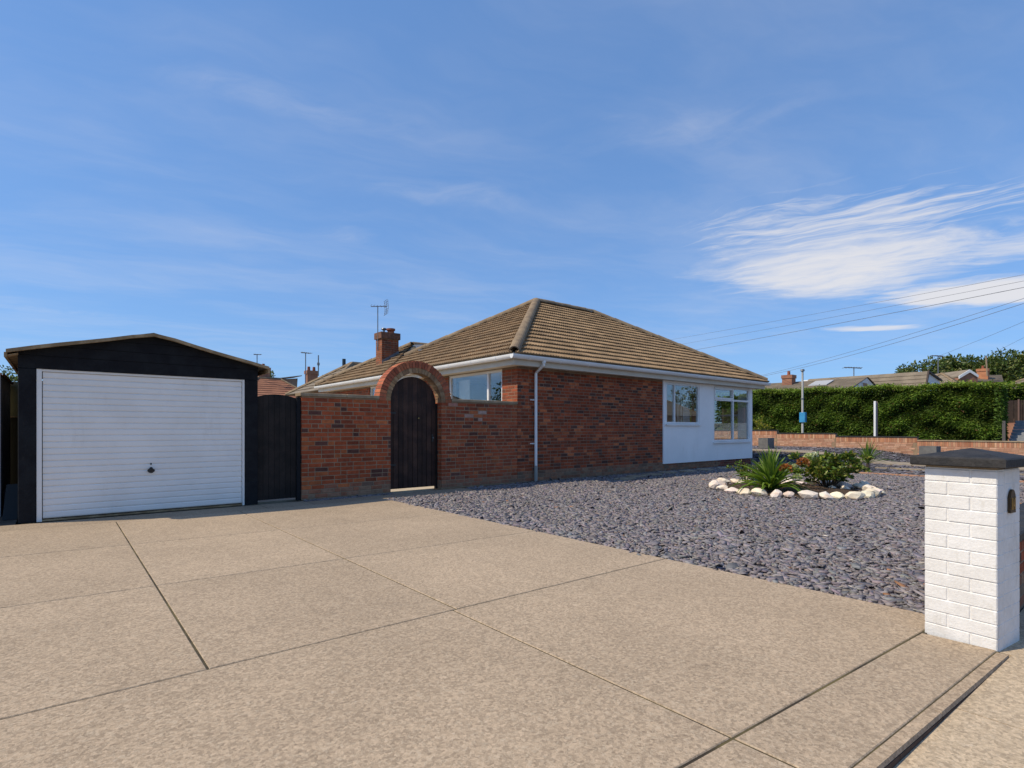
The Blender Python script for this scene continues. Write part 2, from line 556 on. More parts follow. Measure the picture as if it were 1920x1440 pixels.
M_GATE2 = pmat("black_brown_gate_timber", (0.024, 0.018, 0.015, 1), (0.012, 0.010, 0.009, 1), 4, 0.65, 0.5, 45, spec=.2, var='obj', fine=.3, fscale=60)
M_IRON = pmat("black_iron", (0.02, 0.02, 0.02, 1), rough=.45, spec=.5)
M_BRASS = pmat("brass", (0.55, 0.36, 0.12, 1), rough=.35, metal=1.0)
M_DOOR = pmat("white_garage_steel", (0.88, 0.85, 0.795, 1), (0.83, 0.80, 0.745, 1), 2.0, 0.4, 0.12, 25, spec=.45, grime=((.52, .47, .40, 1), .35, 3.0, .55, .8))
M_COPE = pmat("buff_coping", (0.36, 0.275, 0.175, 1), (0.25, 0.185, 0.115, 1), 5, 0.9, 0.5, 70, fine=.2)
M_DCOPE = pmat("dark_coping", (0.018, 0.018, 0.019, 1), (0.036, 0.033, 0.031, 1), 9, 0.7, 0.8, 60, spec=.35, fine=.3, fscale=35)
M_BARGE = pmat("weathered_barge", (0.42, 0.30, 0.17, 1), (0.24, 0.16, 0.085, 1), 7, 0.85, 0.5, 50, fine=.25)
M_FELT = pmat("roof_felt", (0.10, 0.095, 0.085, 1), (0.16, 0.14, 0.11, 1), 4, 0.9, 0.4, 60)
M_LEAD = pmat("lead_flashing", (0.10, 0.11, 0.125, 1), (0.16, 0.17, 0.185, 1), 5, 0.6)
M_POT = pmat("terracotta_pot", (0.32, 0.10, 0.055, 1), (0.22, 0.08, 0.045, 1), 6, 0.85)
M_METAL = pmat("galvanised_metal", (0.24, 0.25, 0.26, 1), (0.15, 0.16, 0.17, 1), 9, 0.45, metal=.6)
M_SOIL = pmat("bed_soil", (0.10, 0.065, 0.04, 1), (0.045, 0.03, 0.02, 1), 12, 0.95, 1.0, 50, fine=.4, fscale=60, dist=.02)
M_STONE = pmat("white_rock", (0.80, 0.72, 0.61, 1), (0.64, 0.48, 0.35, 1), 7, 0.8, 0.6, 40, fine=.1, fscale=60, lo=.45, hi=.8, var='obj')
M_FLAG = pmat("flagstone", (0.36, 0.29, 0.20, 1), (0.26, 0.21, 0.15, 1), 5, 0.9, 0.5, 60, fine=.2)
M_INT = pmat("room_plaster", (0.72, 0.66, 0.56, 1), (0.66, 0.60, 0.50, 1), 2, 0.9)
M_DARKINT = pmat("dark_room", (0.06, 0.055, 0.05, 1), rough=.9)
M_CURT = pmat("curtain_cloth", (0.72, 0.72, 0.70, 1), (0.6, 0.6, 0.58, 1), 3, 0.9)
M_CABLE = pmat("grey_cable", (0.16, 0.17, 0.19, 1), rough=.6)
M_GROUND = pmat("earth_and_verge", (0.16, 0.15, 0.09, 1), (0.22, 0.19, 0.13, 1), 0.4, 0.95)
M_ASPH = pmat("asphalt", (0.10, 0.098, 0.093, 1), (0.13, 0.125, 0.118, 1), 3, 0.9, 0.5, 90)
M_GLASS = glassmat()
M_LEAF = leafmat("leaf", 0.3, 0.45, 0.4)
M_CONIF = leafmat("conifer_leaf", 0.22, 0.6, 0.25)
M_BARK = pmat("bark", (0.10, 0.075, 0.05, 1), (0.06, 0.045, 0.03, 1), 12, 0.9, 0.8, 40)

# ================================================================ the ground
g = MB().poly([(-600, -600, -0.30), (900, -600, -0.30), (900, 900, -0.30), (-600, 900, -0.30)])
g.build("ground", M_GROUND, kind="structure")

YW = 9.38                                  # line of the garage, garden wall and house wall
GX = 4.35                                  # edge between drive and slate

# driveway: cast slabs with open joints over a dirt bed
drive = MB().prism([(-2.6, 1.03, -.12), (3.93, .6, -.12), (3.93, .93, -.12), (GX - .02, .93, -.12), (GX - .02, 8.72, -.12), (-2.6, 8.72, -.12)], (0, 0, .1145)).build("driveway", M_JOINT, kind="structure")
JG = 0.006


def slab(x0, x1, y0, y1, name="concrete_slab", parent=drive, mat=M_DRIVE, z=0.0, c=1.0, th=0.09):
    """cast slab; y0 and y1 may be (y at X=2, slope) so that joints run slightly askew"""
    f = lambda y, x: y if not isinstance(y, tuple) else y[0] + y[1] * (x - 2)
    x0, x1 = x0 + JG, x1 - JG
    b = .004
    P = [(x0, f(y0, x0) + JG), (x1, f(y0, x1) + JG), (x1, f(y1, x1) - JG), (x0, f(y1, x0) - JG)]
    Q = [(P[0][0] + b, P[0][1] + b), (P[1][0] - b, P[1][1] + b), (P[2][0] - b, P[2][1] - b), (P[3][0] + b, P[3][1] - b)]
    m = MB()
    m.v = [(p[0], p[1], z - th) for p in P] + [(p[0], p[1], z - b) for p in P] + [(p[0], p[1], z) for p in Q]
    m.f = [(3, 2, 1, 0), (8, 9, 10, 11)] + [(4 * l + k, 4 * l + (k + 1) % 4, 4 * l + 4 + (k + 1) % 4, 4 * l + 4 + k) for l in range(2) for k in range(4)]
    m.c = [None] * len(m.f)
    o = m.build(name, mat, parent)
    o.color = (c, c, c, 1)
    return o


ys = [(.737, -.0686), (1.096, -.075), (3.055, -.02), (4.917, -.049), (6.806, -.088), 8.74]
for i in range(len(ys) - 1):
    xs = [-2.6, 2.02, GX if i else 3.93] if i < 2 else [-2.6, 0.58, 2.05, GX]
    for j in range(len(xs) - 1):
        slab(xs[j], xs[j + 1], ys[i], ys[i + 1], z=rnd.uniform(-.0006, .0004), c=rnd.uniform(.96, 1.04))
# paved strip along the walls, in front of the gates
strip = MB().box(-2.6, 6.45, 8.76, 9.34, -0.12, -0.03).build("path", M_JOINT, kind="structure")
for a, b in ((-2.6, 2.47), (2.47, 3.17), (3.17, 4.80), (4.80, 6.42)):
    slab(a, b, 8.75, 9.32 if a < 3 else (9.22 if a < 4.7 else 9.34), "paving_slab", strip, M_DRIVE, -0.004, rnd.uniform(.8, .9))
# drive edging kerb and lower pavement (it falls away to the left)
kerb = empty("kerb", (2.0, 0.62, 0), kind="structure")
KY = lambda x: .737 - .0686 * (x - 2)
x = -2.6
while x < 3.9:
    x2 = min(x + 0.915, 3.9)
    a, b = x + .003, x2 - .003
    w_ = .052
    m = MB().hexa([(a, KY(a) - w_, -.02), (b, KY(b) - w_, -.02), (b, KY(b) + .002, -.02), (a, KY(a) + .002, -.02),
                   (a, KY(a) - w_ + .004, -.002), (b, KY(b) - w_ + .004, -.002), (b, KY(b) - .001, -.002), (a, KY(a) - .001, -.002)])
    o = m.build("kerb_stone", M_DRIVE, kerb)
    o.color = (.97, .95, .93, 1)
    n_ = 4
    for k in range(n_):
        p, q = a + (b - a) * k / n_ + .002, a + (b - a) * (k + 1) / n_ - .002
        MB().hexa([(p, KY(p) - w_ - .002, -.3), (q, KY(q) - w_ - .002, -.3), (q, KY(q), -.3), (p, KY(p), -.3),
                   (p, KY(p) - w_ - .002, -.022), (q, KY(q) - w_ - .002, -.022), (q, KY(q), -.022), (p, KY(p), -.022)]).build("kerb_brick", pmat("kerb_brick", (.085, .055, .042, 1), (.055, .038, .03, 1), 8, .9, .5, 60), kerb)
    x = x2


def pz(x):
    return -0.010 - 0.024 * min(max(3.9 - x, 0), 4)


pave = empty("pavement", (2, -0.6, -0.05), kind="structure")
px = [-2.6, -1.0, 0.6, 2.2, 3.05, 3.93, 5.6, 7.4, 9.2, 11]
for a, b in zip(px[:-1], px[1:]):
    for y0, y1 in ((-1.9, -0.55), (-0.55, 0.0)):
        m = MB()
        a2, b2 = a + .004, b - .004
        y2, y3 = y0 + .004, y1 - .004
        ya, yb = (y3, y3) if y1 < 0 else (KY(a2) - .054, KY(b2) - .054) if b2 < 3.95 else (.645, .645)
        m.hexa([(a2, y2, -.3), (b2, y2, -.3), (b2, yb, -.3), (a2, ya, -.3), (a2, y2, pz(a2) - .01), (b2, y2, pz(b2) - .01), (b2, yb, pz(b2)), (a2, ya, pz(a2))])
        o = m.build("paving_slab", M_PAVE, pave)
        k = rnd.uniform(.95, 1.04)
        o.color = (k, k, k, 1)
MB().box(-30, 60, -9.5, -1.95, -0.29, -0.20).build("road", M_ASPH, kind="structure")
MB().box(30.3, 35.2, -9, 40, -0.2, -0.02).build("road", M_ASPH, kind="structure")
# the back yard behind the garden wall, sunlit paving
MB().box(-0.3, 7.9, 9.62, 24, -0.1, -0.004).build("yard", pmat("yard_paving", (0.52, 0.45, 0.34, 1), (0.44, 0.38, 0.29, 1), 3, .9), kind="structure")
# side passage left of the garage
MB().box(-3.0, -0.42, 8.9, 22, -0.1, -0.006).build("passage", pmat("passage_dirt", (0.08, 0.065, 0.05, 1), (0.13, 0.10, 0.08, 1), 6, .95, .6, 40), kind="structure")

# slate bed: a sheet that follows the rise, one sheet for all of it
nx, ny = 100, 90
gx = np.linspace(GX - .01, 28.75, nx)
gy = np.linspace(-1.0, 22.0, ny)
GXX, GYY = np.meshgrid(gx, gy)
Z = gz(GXX, GYY) - 0.020
vv = np.stack([GXX.ravel(), GYY.ravel(), Z.ravel()], 1)
keep = []
for j in range(ny - 1):
    for i in range(nx - 1):
        cx, cy = (gx[i] + gx[i + 1]) / 2, (gy[j] + gy[j + 1]) / 2
        if cy < 0.62: continue
        if 7.93 < cx < 18.6 and cy > YW + .15: continue
        if cx < 7.93 and cy > 9.38: continue
        q = j * nx + i
        keep.append((q, q + 1, q + nx + 1, q + nx))
me = npmesh("slate_bed", vv, np.array(keep), M_SOILB, smooth=True)
o = link("garden_bed", me, None, (0, 0, 0)); tag(o, kind="structure")

# slate chips: flat broken pieces, each with a thickness and a tilt, thrown densely near and larger and sparser far off
rng = np.random.default_rng(11)


def chips(n, x0, x1, y0, y1, size, zlo, zhi, sides, ok):
    x = rng.uniform(x0, x1, n); y = rng.uniform(y0, y1, n)
    k = ok(x, y)
    x, y = x[k], y[k]
    n = len(x)
    z = gz(x, y) + rng.uniform(zlo, zhi, n)
    K = 5
    L = size * np.clip(rng.lognormal(0, .38, n), .4, 2.1)
    W = L * rng.uniform(.26, .68, n)
    a0 = rng.uniform(0, 2 * np.pi, n)
    ang = (np.arange(K)[None] + rng.uniform(-.42, .42, (n, K))) * 2 * np.pi / K
    rr = rng.uniform(.62, 1.15, (n, K))
    u = np.cos(ang) * rr * L[:, None] / 2
    v = np.sin(ang) * rr * W[:, None] / 2
    tilt = np.clip(np.abs(rng.normal(0, .27 if sides else .12, n)), 0, .9)
    td = rng.uniform(0, 2 * np.pi, n)
    ca, sa = np.cos(a0)[:, None], np.sin(a0)[:, None]
    X = u * ca - v * sa
    Y = u * sa + v * ca
    H = (X * np.cos(td)[:, None] + Y * np.sin(td)[:, None]) * np.tan(tilt)[:, None]
    th = rng.uniform(.004, .011, n) * (size / .05)
    top = np.stack([x[:, None] + X, y[:, None] + Y, z[:, None] + H], 2)
    base = np.array([0.218, 0.193, 0.194])
    col = base[None] * rng.uniform(.62, 1.32, n)[:, None] * (1 + rng.normal(0, .04, (n, 3)))
    warm = rng.random(n) < .05
    col[warm] = np.array([.19, .15, .135]) * rng.uniform(.8, 1.4, warm.sum())[:, None]
    pale = rng.random(n) < .004
    col[pale] = np.array([.5, .44, .38]) * rng.uniform(.7, 1.2, pale.sum())[:, None]
    rust = rng.random(n) < .004
    col[rust] = np.array([.33, .16, .07]) * rng.uniform(.7, 1.2, rust.sum())[:, None]
    if sides:
        bot = top.copy()
        bot[:, :, 2] -= th[:, None]
        V = np.concatenate([top, bot], 1).reshape(-1, 3)
        idx = np.arange(n)[:, None] * 2 * K
        tf = idx + np.arange(K)[None]
        F4 = np.stack([np.stack([idx[:, 0] + i, idx[:, 0] + K + i, idx[:, 0] + K + (i + 1) % K, idx[:, 0] + (i + 1) % K], 1) for i in range(K)], 1).reshape(-1, 4)
        C = np.repeat(col, 2 * K, 0)
        return V, tf, F4, C
    V = top.reshape(-1, 3)
    return V, np.arange(n * K).reshape(n, K), None, np.repeat(col, K, 0)


def chipmesh(name, parts):
    V, L, S, C, off, = [], [], [], [], 0
    for v, tf, f4, c in parts:
        V.append(v); C.append(c)
        for row in (tf, f4):
            if row is None: continue
            L.append((row + off).ravel()); S.append(np.full(len(row), row.shape[1]))
        off += len(v)
    V = np.concatenate(V); C = np.concatenate(C); L = np.concatenate(L); S = np.concatenate(S)
    me = bpy.data.meshes.new(name)
    me.vertices.add(len(V)); me.vertices.foreach_set('co', V.astype(np.float32).ravel())
    me.loops.add(len(L)); me.loops.foreach_set('vertex_index', L.astype(np.int32))
    me.polygons.add(len(S)); me.polygons.foreach_set('loop_start', (np.cumsum(S) - S).astype(np.int32))
    at = me.color_attributes.new('col', 'FLOAT_COLOR', 'POINT')
    c4 = np.ones((len(V), 4), np.float32); c4[:, :3] = C
    at.data.foreach_set('color', c4.ravel())
    me.materials.append(M_SLATE)
    me.update(calc_edges=True)
    return me


BED = (11.15, 4.85, 1.42)


def in_view(x, y, m=0.06):
    d = CF[0] * x + CF[1] * y
    r = CR[0] * x + CR[1] * y
    return (r / d < .94 + m) & (r / d > -.6)


def ok_slate(x, y):
    a = np.hypot(x - BED[0], y - BED[1]) > BED[2] - .1
    pil = ~((x > 3.9) & (x < 4.33) & (y < .97))
    low = ~((x > 4.2) & (y < .9))
    edge = ~((x > 16.72) & (x < 16.9)) & ~((x > 19.5) & (x < 19.7)) & ~((x > 21.8) & (x < 23.2) & (y < 12))
    house = ~((x > 7.9) & (x < 18.65) & (y > YW - .03)) & ~((x < 8) & (y > 9.37)) & ~((x < 6.42) & (y > 8.72))
    return a & pil & low & edge & house & in_view(x, y)


near = chips(42000, GX + .005, 9.0, .9, 9.3, .078, -.02, .012, True, ok_slate)
mid = chips(48000, 9.0, 16.9, .9, 9.36, .082, -.02, .012, True, ok_slate)
rowb = chips(900, 3.2, 4.8, 9.22, 9.36, .05, -.01, .012, True, lambda x, y: x > 0)
far = chips(46000, 16.9, 28.7, 0.9, 20.0, .12, -.014, .014, False, ok_slate)
stray = chips(70, GX - .10, GX, 1.0, 8.7, .05, .006, .010, True, lambda x, y: x > GX - .10 * rng.random(len(x)) ** 3)
o = link("slate_gravel", chipmesh("slate_gravel", [near, mid, rowb, far, stray]), None, (0, 0, 0))
tag(o, "plum grey slate chippings covering the front garden", "gravel", kind="stuff")

# edgings and path crossing the slate, seen beyond the flower bed
e = MB()
for k in range(24):
    y0 = 0.95 + k * .225
    e.cbox(16.75, 16.88, y0, y0 + .215, -.1, .035, .008)
e.build("brick_edging", pmat("edging_brick", (0.46, 0.25, 0.15, 1), (0.34, 0.19, 0.12, 1), 5, .9, .4, 80), label="thin row of pink brick edging lying across the slate", cat="edging")
MB().box(19.52, 19.66, .95, 5.9, -.1, .03).build("concrete_edging", M_FLAG, label="narrow buff concrete edging strip in the slate behind the young cordyline", cat="edging")
pm = MB()
for k in range(12):
    y0, y1 = 0.95 + k * .92, 0.95 + k * .92 + .91
    z0, z1 = float(gz(22.5, y0)), float(gz(22.5, y1))
    pm.hexa([(21.82, y0, z0 - .1), (23.18, y0, z0 - .1), (23.18, y1, z1 - .1), (21.82, y1, z1 - .1), (21.82, y0, z0 + .02), (23.18, y0, z0 + .02), (23.18, y1, z1 + .02), (21.82, y1, z1 + .02)])
pm.build("path", M_FLAG, kind="structure")
fl = empty("stepping_path", (13, 8.75, 0), kind="structure")
for i, (fx, fy) in enumerate(((10.5, 8.42), (11.25, 8.66), (12.0, 8.74), (12.9, 8.86), (13.75, 8.76), (14.7, 8.8), (15.7, 8.72), (16.6, 8.72))):
    a = rnd.uniform(-.2, .2)
    pts = []
    for k in range(7):
        t = a + k * 2 * math.pi / 7
        pts.append((fx + .36 * math.cos(t) * rnd.uniform(.85, 1.1), fy + .22 * math.sin(t) * rnd.uniform(.85, 1.1), -.02))
    MB().prism(pts, (0, 0, .048)).build("flagstone", M_FLAG, fl)

# ================================================================ brickwork
BW, BH, BG = .215, .0625, .0125


def brick_unit(name, mat, depth=.05, ch=.004):
    """stretcher face in local x/z, front towards -y; origin at the middle of the back"""
    m = MB()
    x, z, d = BW / 2, BH / 2, depth
    i = 0
    F = [(-x + ch, -d, -z + ch), (x - ch, -d, -z + ch), (x - ch, -d, z - ch), (-x + ch, -d, z - ch)]
    R = [(-x, -d + ch, -z), (x, -d + ch, -z), (x, -d + ch, z), (-x, -d + ch, z)]
    B = [(-x, 0, -z), (x, 0, -z), (x, 0, z), (-x, 0, z)]
    m.v = F + R + B
    m.f = [(0, 1, 2, 3)]
    for k in range(4):
        j = (k + 1) % 4
        m.f += [(4 + k, 4 + j, j, k), (8 + k, 8 + j, 4 + j, 4 + k)]
    m.c = [None] * len(m.f)
    return m.mesh(name, mat)


BRICK_ME = brick_unit("brick", M_BRICK_O)


def brick_field(P0, ex, n, width, courses, intervals, colf, proud=.004, seed=1, z0=0.0, headers=.25, closer=True):
    """lay courses on a face: P0 lower left corner on the face plane, ex along it, n outward normal. returns brick records"""
    r = random.Random(seed)
    out = []
    ex, n = Vector(ex), Vector(n)
    for c in range(courses):
        zc = z0 + c * (BH + BG) + BH / 2 + BG / 2
        for a, b in intervals(zc):
            x = a
            first = True
            while x < b - .03:
                w = BW if r.random() > headers else .1025
                if first and (c % 2): w = .1025
                elif first and r.random() < .3: w = .16
                first = False
                if b - (x + w) < .05: w = b - x
                if w > .24: w = w / 2
                w = min(w, b - x)
                p = Vector(P0) + ex * (x + w / 2) + Vector((0, 0, zc)) + n * (proud + r.uniform(-.0015, .0015))
                out.append((p, ex, n, w - .0 if w < .03 else w, colf(r, c, x, zc), c))
                x += w + BG
    return out


def brick_mat(rec):
    p, ex, n, w, col, c = rec
    ez = Vector((0, 0, 1))
    return frame(p - n * .05, ex * (w / BW), -n, ez)


def lay(recs, parent, limit, name="brick"):
    """the bricks nearest the camera as objects, the rest joined"""
    recs = sorted(recs, key=lambda q: q[0].x ** 2 + q[0].y ** 2)
    for q in recs[:limit]:
        inst(name, BRICK_ME, parent, brick_mat(q), q[4])
    rest = recs[limit:]
    if rest:
        m = MB()
        bv = [Vector(v.co) for v in BRICK_ME.vertices]
        bf = [tuple(f.vertices) for f in BRICK_ME.polygons]
        for q in rest:
            M = brick_mat(q)
            i = len(m.v)
            m.v += [tuple(M @ v) for v in bv]
            m.f += [tuple(i + k for k in f) for f in bf]
            m.c += [q[4]] * len(bf)
        m.build(name + "_field", M_BRICK_C, parent, kind="stuff", origin=tuple(wl(parent)))


def mixc(a, b, t):
    return tuple(a[i] * (1 - t) + b[i] * t for i in range(3)) + (1.0,)


def col_garden(r, c, x, z):
    q = r.random()
    if q < .08: base = (.13, .055, .040)
    elif q < .28: base = (.28, .068, .030)
    elif q < .40: base = (.45, .130, .046)
    else: base = (.385, .088, .033)
    k = r.uniform(.8, 1.18)
    base = tuple(v * k for v in base)
    if c < 2: base = mixc(base, (.33, .24, .155), r.uniform(.35, .8))[:3]
    elif c < 3 and r.random() < .5: base = mixc(base, (.30, .21, .14), .4)[:3]
    return (*base, 1.0)


def col_garden_r(r, c, x, z):
    q = col_garden(r, c, x, z)
    # rubbed white patch beside the arch
    if .0 < x < 1.0 and 1.28 < z < 1.8 and r.random() < .16:
        return mixc(q, (.52, .44, .38), r.uniform(.3, .9))
    return mixc(q, (.16, .065, .045), .2)


def col_house(r, c, x, z):
    q = r.random()
    if q < .10: base = (.105, .05, .037)
    elif q < .38: base = (.21, .056, .026)
    elif q < .52: base = (.43, .125, .048)
    else: base = (.305, .070, .028)
    k = r.uniform(.78, 1.2)
    base = tuple(v * k for v in base)
    if c < 3: base = mixc(base, (.27, .20, .13), r.uniform(.35, .8))[:3]
    return (*base, 1.0)


# ---------------------------------------------------------------- garden wall with the arch
AX, AZ = 5.37, 1.735                     # arch centre
R0, R1, R2 = 0.56, 0.66, 0.795           # opening, inner ring, outer ring
GW0, GW1 = 3.165, 7.925
WT = 1.765
gw = empty("garden_wall", (5.4, YW + .11, 0), "red brick garden wall with round arch joining garage side gate to the bungalow", "wall")
m = MB()
Y0, Y1 = YW, YW + .215
m.box(GW0, AX - R0, Y0, Y1, 0, WT)
m.box(AX + R0, GW1, Y0, Y1, 0, WT)
m.build("mortar_core", M_MORTAR, gw)


def arch_half(z, R):
    return math.sqrt(max(R * R - (z - AZ) ** 2, 0)) if z > AZ else R


ncourse = 23
recs = brick_field((GW0, YW, 0), (1, 0, 0), (0, -1, 0), 0, ncourse, lambda z: [(0.0, AX - R0 - GW0)], col_garden, seed=3, z0=.02, headers=.34)
recs += brick_field((AX + R0, YW, 0), (1, 0, 0), (0, -1, 0), 0, ncourse, lambda z: [(0.0, GW1 - AX - R0)], col_garden_r, seed=4, z0=.02, headers=.34)
ends = brick_field((GW0, YW + .215, 0), (0, -1, 0), (-1, 0, 0), 0, ncourse, lambda z: [(0.0, .205)], col_garden, seed=5, z0=.02, headers=.5)
ends += brick_field((AX + R0, YW + .215, 0), (0, -1, 0), (-1, 0, 0), 0, ncourse, lambda z: [(0.0, .205)], col_garden, seed=6, z0=.02, headers=.5)
lay(recs + ends, gw, 300)
# two rings of voussoirs
for ring, (ra, rb, nb, cl) in enumerate(((R1, R2, 33, ((.40, .12, .06), (.32, .095, .05), (.45, .15, .07))), (R0, R1 - .004, 27, ((.33, .20, .10), (.27, .16, .085), (.37, .24, .13))))):
    dep0, dep1 = (Y0 - .012, Y1 + .01) if ring == 0 else (Y0 - .004, Y1 + .002)
    da = math.pi / nb
    for k in range(nb):
        a0, a1 = math.pi - k * da - .006 / ra, math.pi - (k + 1) * da + .006 / ra
        pts = [(AX + ra * math.cos(a0), dep0, AZ + ra * math.sin(a0)), (AX + ra * math.cos(a1), dep0, AZ + ra * math.sin(a1)),
               (AX + rb * math.cos(a1), dep0, AZ + rb * math.sin(a1)), (AX + rb * math.cos(a0), dep0, AZ + rb * math.sin(a0))]
        jy = rnd.uniform(-.003, .003)
        pts = [(p[0], p[1] + jy, p[2]) for p in pts]
        o = MB().prism(pts, (0, dep1 - dep0, 0)).build("arch_brick", M_BRICK_O, gw)
        c = rnd.choice(cl); kk = rnd.uniform(.8, 1.2)
        o.color = (c[0] * kk, c[1] * kk, c[2] * kk, 1)
m = MB()                                  # mortar between the voussoirs
seg = 40
for k in range(seg):
    a0, a1 = math.pi * k / seg, math.pi * (k + 1) / seg
    ra, rb = R0 + .006, R2 - .006
    pts = [(AX + ra * math.cos(a0), Y0 + .003, AZ + ra * math.sin(a0)), (AX + rb * math.cos(a0), Y0 + .003, AZ + rb * math.sin(a0)),
           (AX + rb * math.cos(a1), Y0 + .003, AZ + rb * math.sin(a1)), (AX + ra * math.cos(a1), Y0 + .003, AZ + ra * math.sin(a1))]
    m.prism(pts, (0, .21, 0))
m.build("arch_mortar", M_MORTAR, gw)
for a, b in ((GW0 - .03, GW0 + .78), (GW0 + .784, AX - R2 - .004), (AX + R2 + .004, AX + R2 + .83), (AX + R2 + .834, GW1 - .002)):
    MB().cbox(a, b, Y0 - .03, Y1 + .03, WT + .002, WT + .056, .008).build("coping_stone", M_COPE, gw)

# arched gate, set back in the opening
ag = empty("arched_gate", (AX, YW + .17, 0), "dark brown boarded gate with round top in the brick arch", "gate")
gx0, gx1, gy, gb = AX - .535, AX + .515, YW + .145, .055
nb = 10
bw = (gx1 - gx0) / nb
RG = .525


def gate_top(x):
    return AZ - .03 + math.sqrt(max(RG * RG - (x - (gx0 + gx1) / 2) ** 2, .0))


for k in range(nb):
    a, b = gx0 + k * bw + .005, gx0 + (k + 1) * bw - .005
    n = 4
    pts = [(a, gy, gb), (b, gy, gb)] + [(b + (a - b) * q / n, gy, gate_top(b + (a - b) * q / n)) for q in range(n + 1)]
    o = MB().prism(pts, (0, .028, 0)).build("plank", M_GATE, ag)
    c = rnd.uniform(.75, 1.3); o.color = (c, c, c, 1)
for zz in (.25, 1.45):
    MB().box(gx0, gx1, gy + .037, gy + .06, zz, zz + .12).build("brace_rail", M_GATE2, ag)
MB().box(gx0 + .01, gx1 - .01, gy + .029, gy + .036, gb + .01, 1.44).build("backing_board", M_GATE2, ag)
MB().box(AX + .516, AX + .548, gy - .01, gy + .06, 0, 1.72).build("gate_post", M_GATE2, ag)
lt = MB().box(gx1 - .10, gx1 - .06, gy - .012, gy, .95, 1.10).build("latch_plate", M_IRON, ag)
MB().tube([(gx1 - .08, gy - .01, 1.03), (gx1 - .08, gy - .05, 1.03)], .012, 8).build("latch_knob", M_METAL, lt)
MB().tube([(AX + .12, gy, 1.42), (AX + .12, gy - .012, 1.42)], .012, 8).build("bell_push", M_BRASS, ag)
for hz in (.5, 1.5):
    MB().box(gx0 + .02, gx0 + .16, gy - .006, gy, hz, hz + .03).build("hinge", M_IRON, ag)

# side gate between garage and garden wall
sg = empty("side_gate", (2.81, YW + .1, 0), "low black brown boarded gate with shallow curved top beside the garage", "gate")
sx0, sx1 = 2.475, 3.085
for k in range(7):
    a, b = sx0 + k * (sx1 - sx0) / 7 + .002, sx0 + (k + 1) * (sx1 - sx0) / 7 - .002
    tp = lambda x: 1.70 + .075 * math.sin(math.pi * (x - sx0 + .04) / (sx1 - sx0 + .06)) ** .6
    pts = [(a, YW + .05, .05), (b, YW + .05, .05), (b, YW + .05, tp(b)), ((a + b) / 2, YW + .05, tp((a + b) / 2)), (a, YW + .05, tp(a))]
    o = MB().prism(pts, (0, .03, 0)).build("plank", M_GATE2, sg)
    c = rnd.uniform(.7, 1.4); o.color = (c, c, c, 1)
for zz in (.3, 1.4):
    MB().box(sx0 + .01, sx1 - .01, YW + .087, YW + .11, zz, zz + .1).build("brace_rail", M_GATE2, sg)
MB().box(sx0 + .005, sx1 - .005, YW + .0805, YW + .086, .06, 1.68).build("backing_board", M_GATE2, sg)
MB().cbox(sx1 + .006, GW0 - .008, YW + .02, YW + .1, 0, 1.74, .006).build("gate_post", M_BLACK, sg)

# ---------------------------------------------------------------- garage
ga = empty("garage", (1.05, 11, 0), "black timber garage with shallow pitched roof and white up and over door", "garage")
DX0, DX1, DZ1 = -.155, 2.235, 1.98
EX0, EX1, EZ = -.50, 2.60, 2.165          # roof ends and underside height there
PX, PZ = 1.05, 2.545
roofz = lambda x: EZ + (PZ - EZ) * (1 - abs(x - PX) / (PX - EX0))
MB().cbox(-.395, DX0 - .065, YW - .02, YW + .12, 0, 1.985, .008).build("door_post", M_BLACK, ga)
MB().cbox(DX1 + .04, 2.465, YW - .02, YW + .12, 0, 1.985, .008).build("door_post", M_BLACK, ga)
zb = [1.987, 2.155, 2.29, 2.42, 2.56]
for k in range(4):
    z0, z1 = zb[k], zb[k + 1] - .004

    def xlim(z):
        if z <= roofz(-.395): return -.395, 2.465
        t = (z - EZ) / (PZ - EZ)
        return EX0 + t * (PX - EX0), EX1 - t * (EX1 - PX)
    a0, b0 = xlim(z0)
    pts = [(a0, YW - .02 - .006 * k, z0), (b0, YW - .02 - .006 * k, z0)]
    if z1 > roofz(-.395) and k == 1:
        pts += [(2.465, YW - .02 - .006 * k, roofz(2.465))]
    if z1 < PZ:
        a1, b1 = xlim(z1)
        pts += [(b1, YW - .02 - .006 * k, z1), (a1, YW - .02 - .006 * k, z1)]
    else:
        pts += [(PX, YW - .02 - .006 * k, PZ)]
    if z1 > roofz(-.395) and k == 1:
        pts += [(-.395, YW - .02 - .006 * k, roofz(-.395))]
    MB().prism(pts, (0, .05, 0)).build("gable_board", M_BLACK, ga)
MB().box(-.38, -.33, YW + .121, 14.6, 0, 2.12).build("side_wall", M_BLACK, ga)
MB().box(2.40, 2.45, YW + .121, 14.6, 0, 2.12).build("side_wall", M_BLACK, ga)
MB().prism([(-.38, 14.6, 0), (2.45, 14.6, 0), (2.45, 14.6, 2.15), (PX, 14.6, 2.5), (-.38, 14.6, 2.15)], (0, .06, 0)).build("rear_wall", M_BLACK, ga)
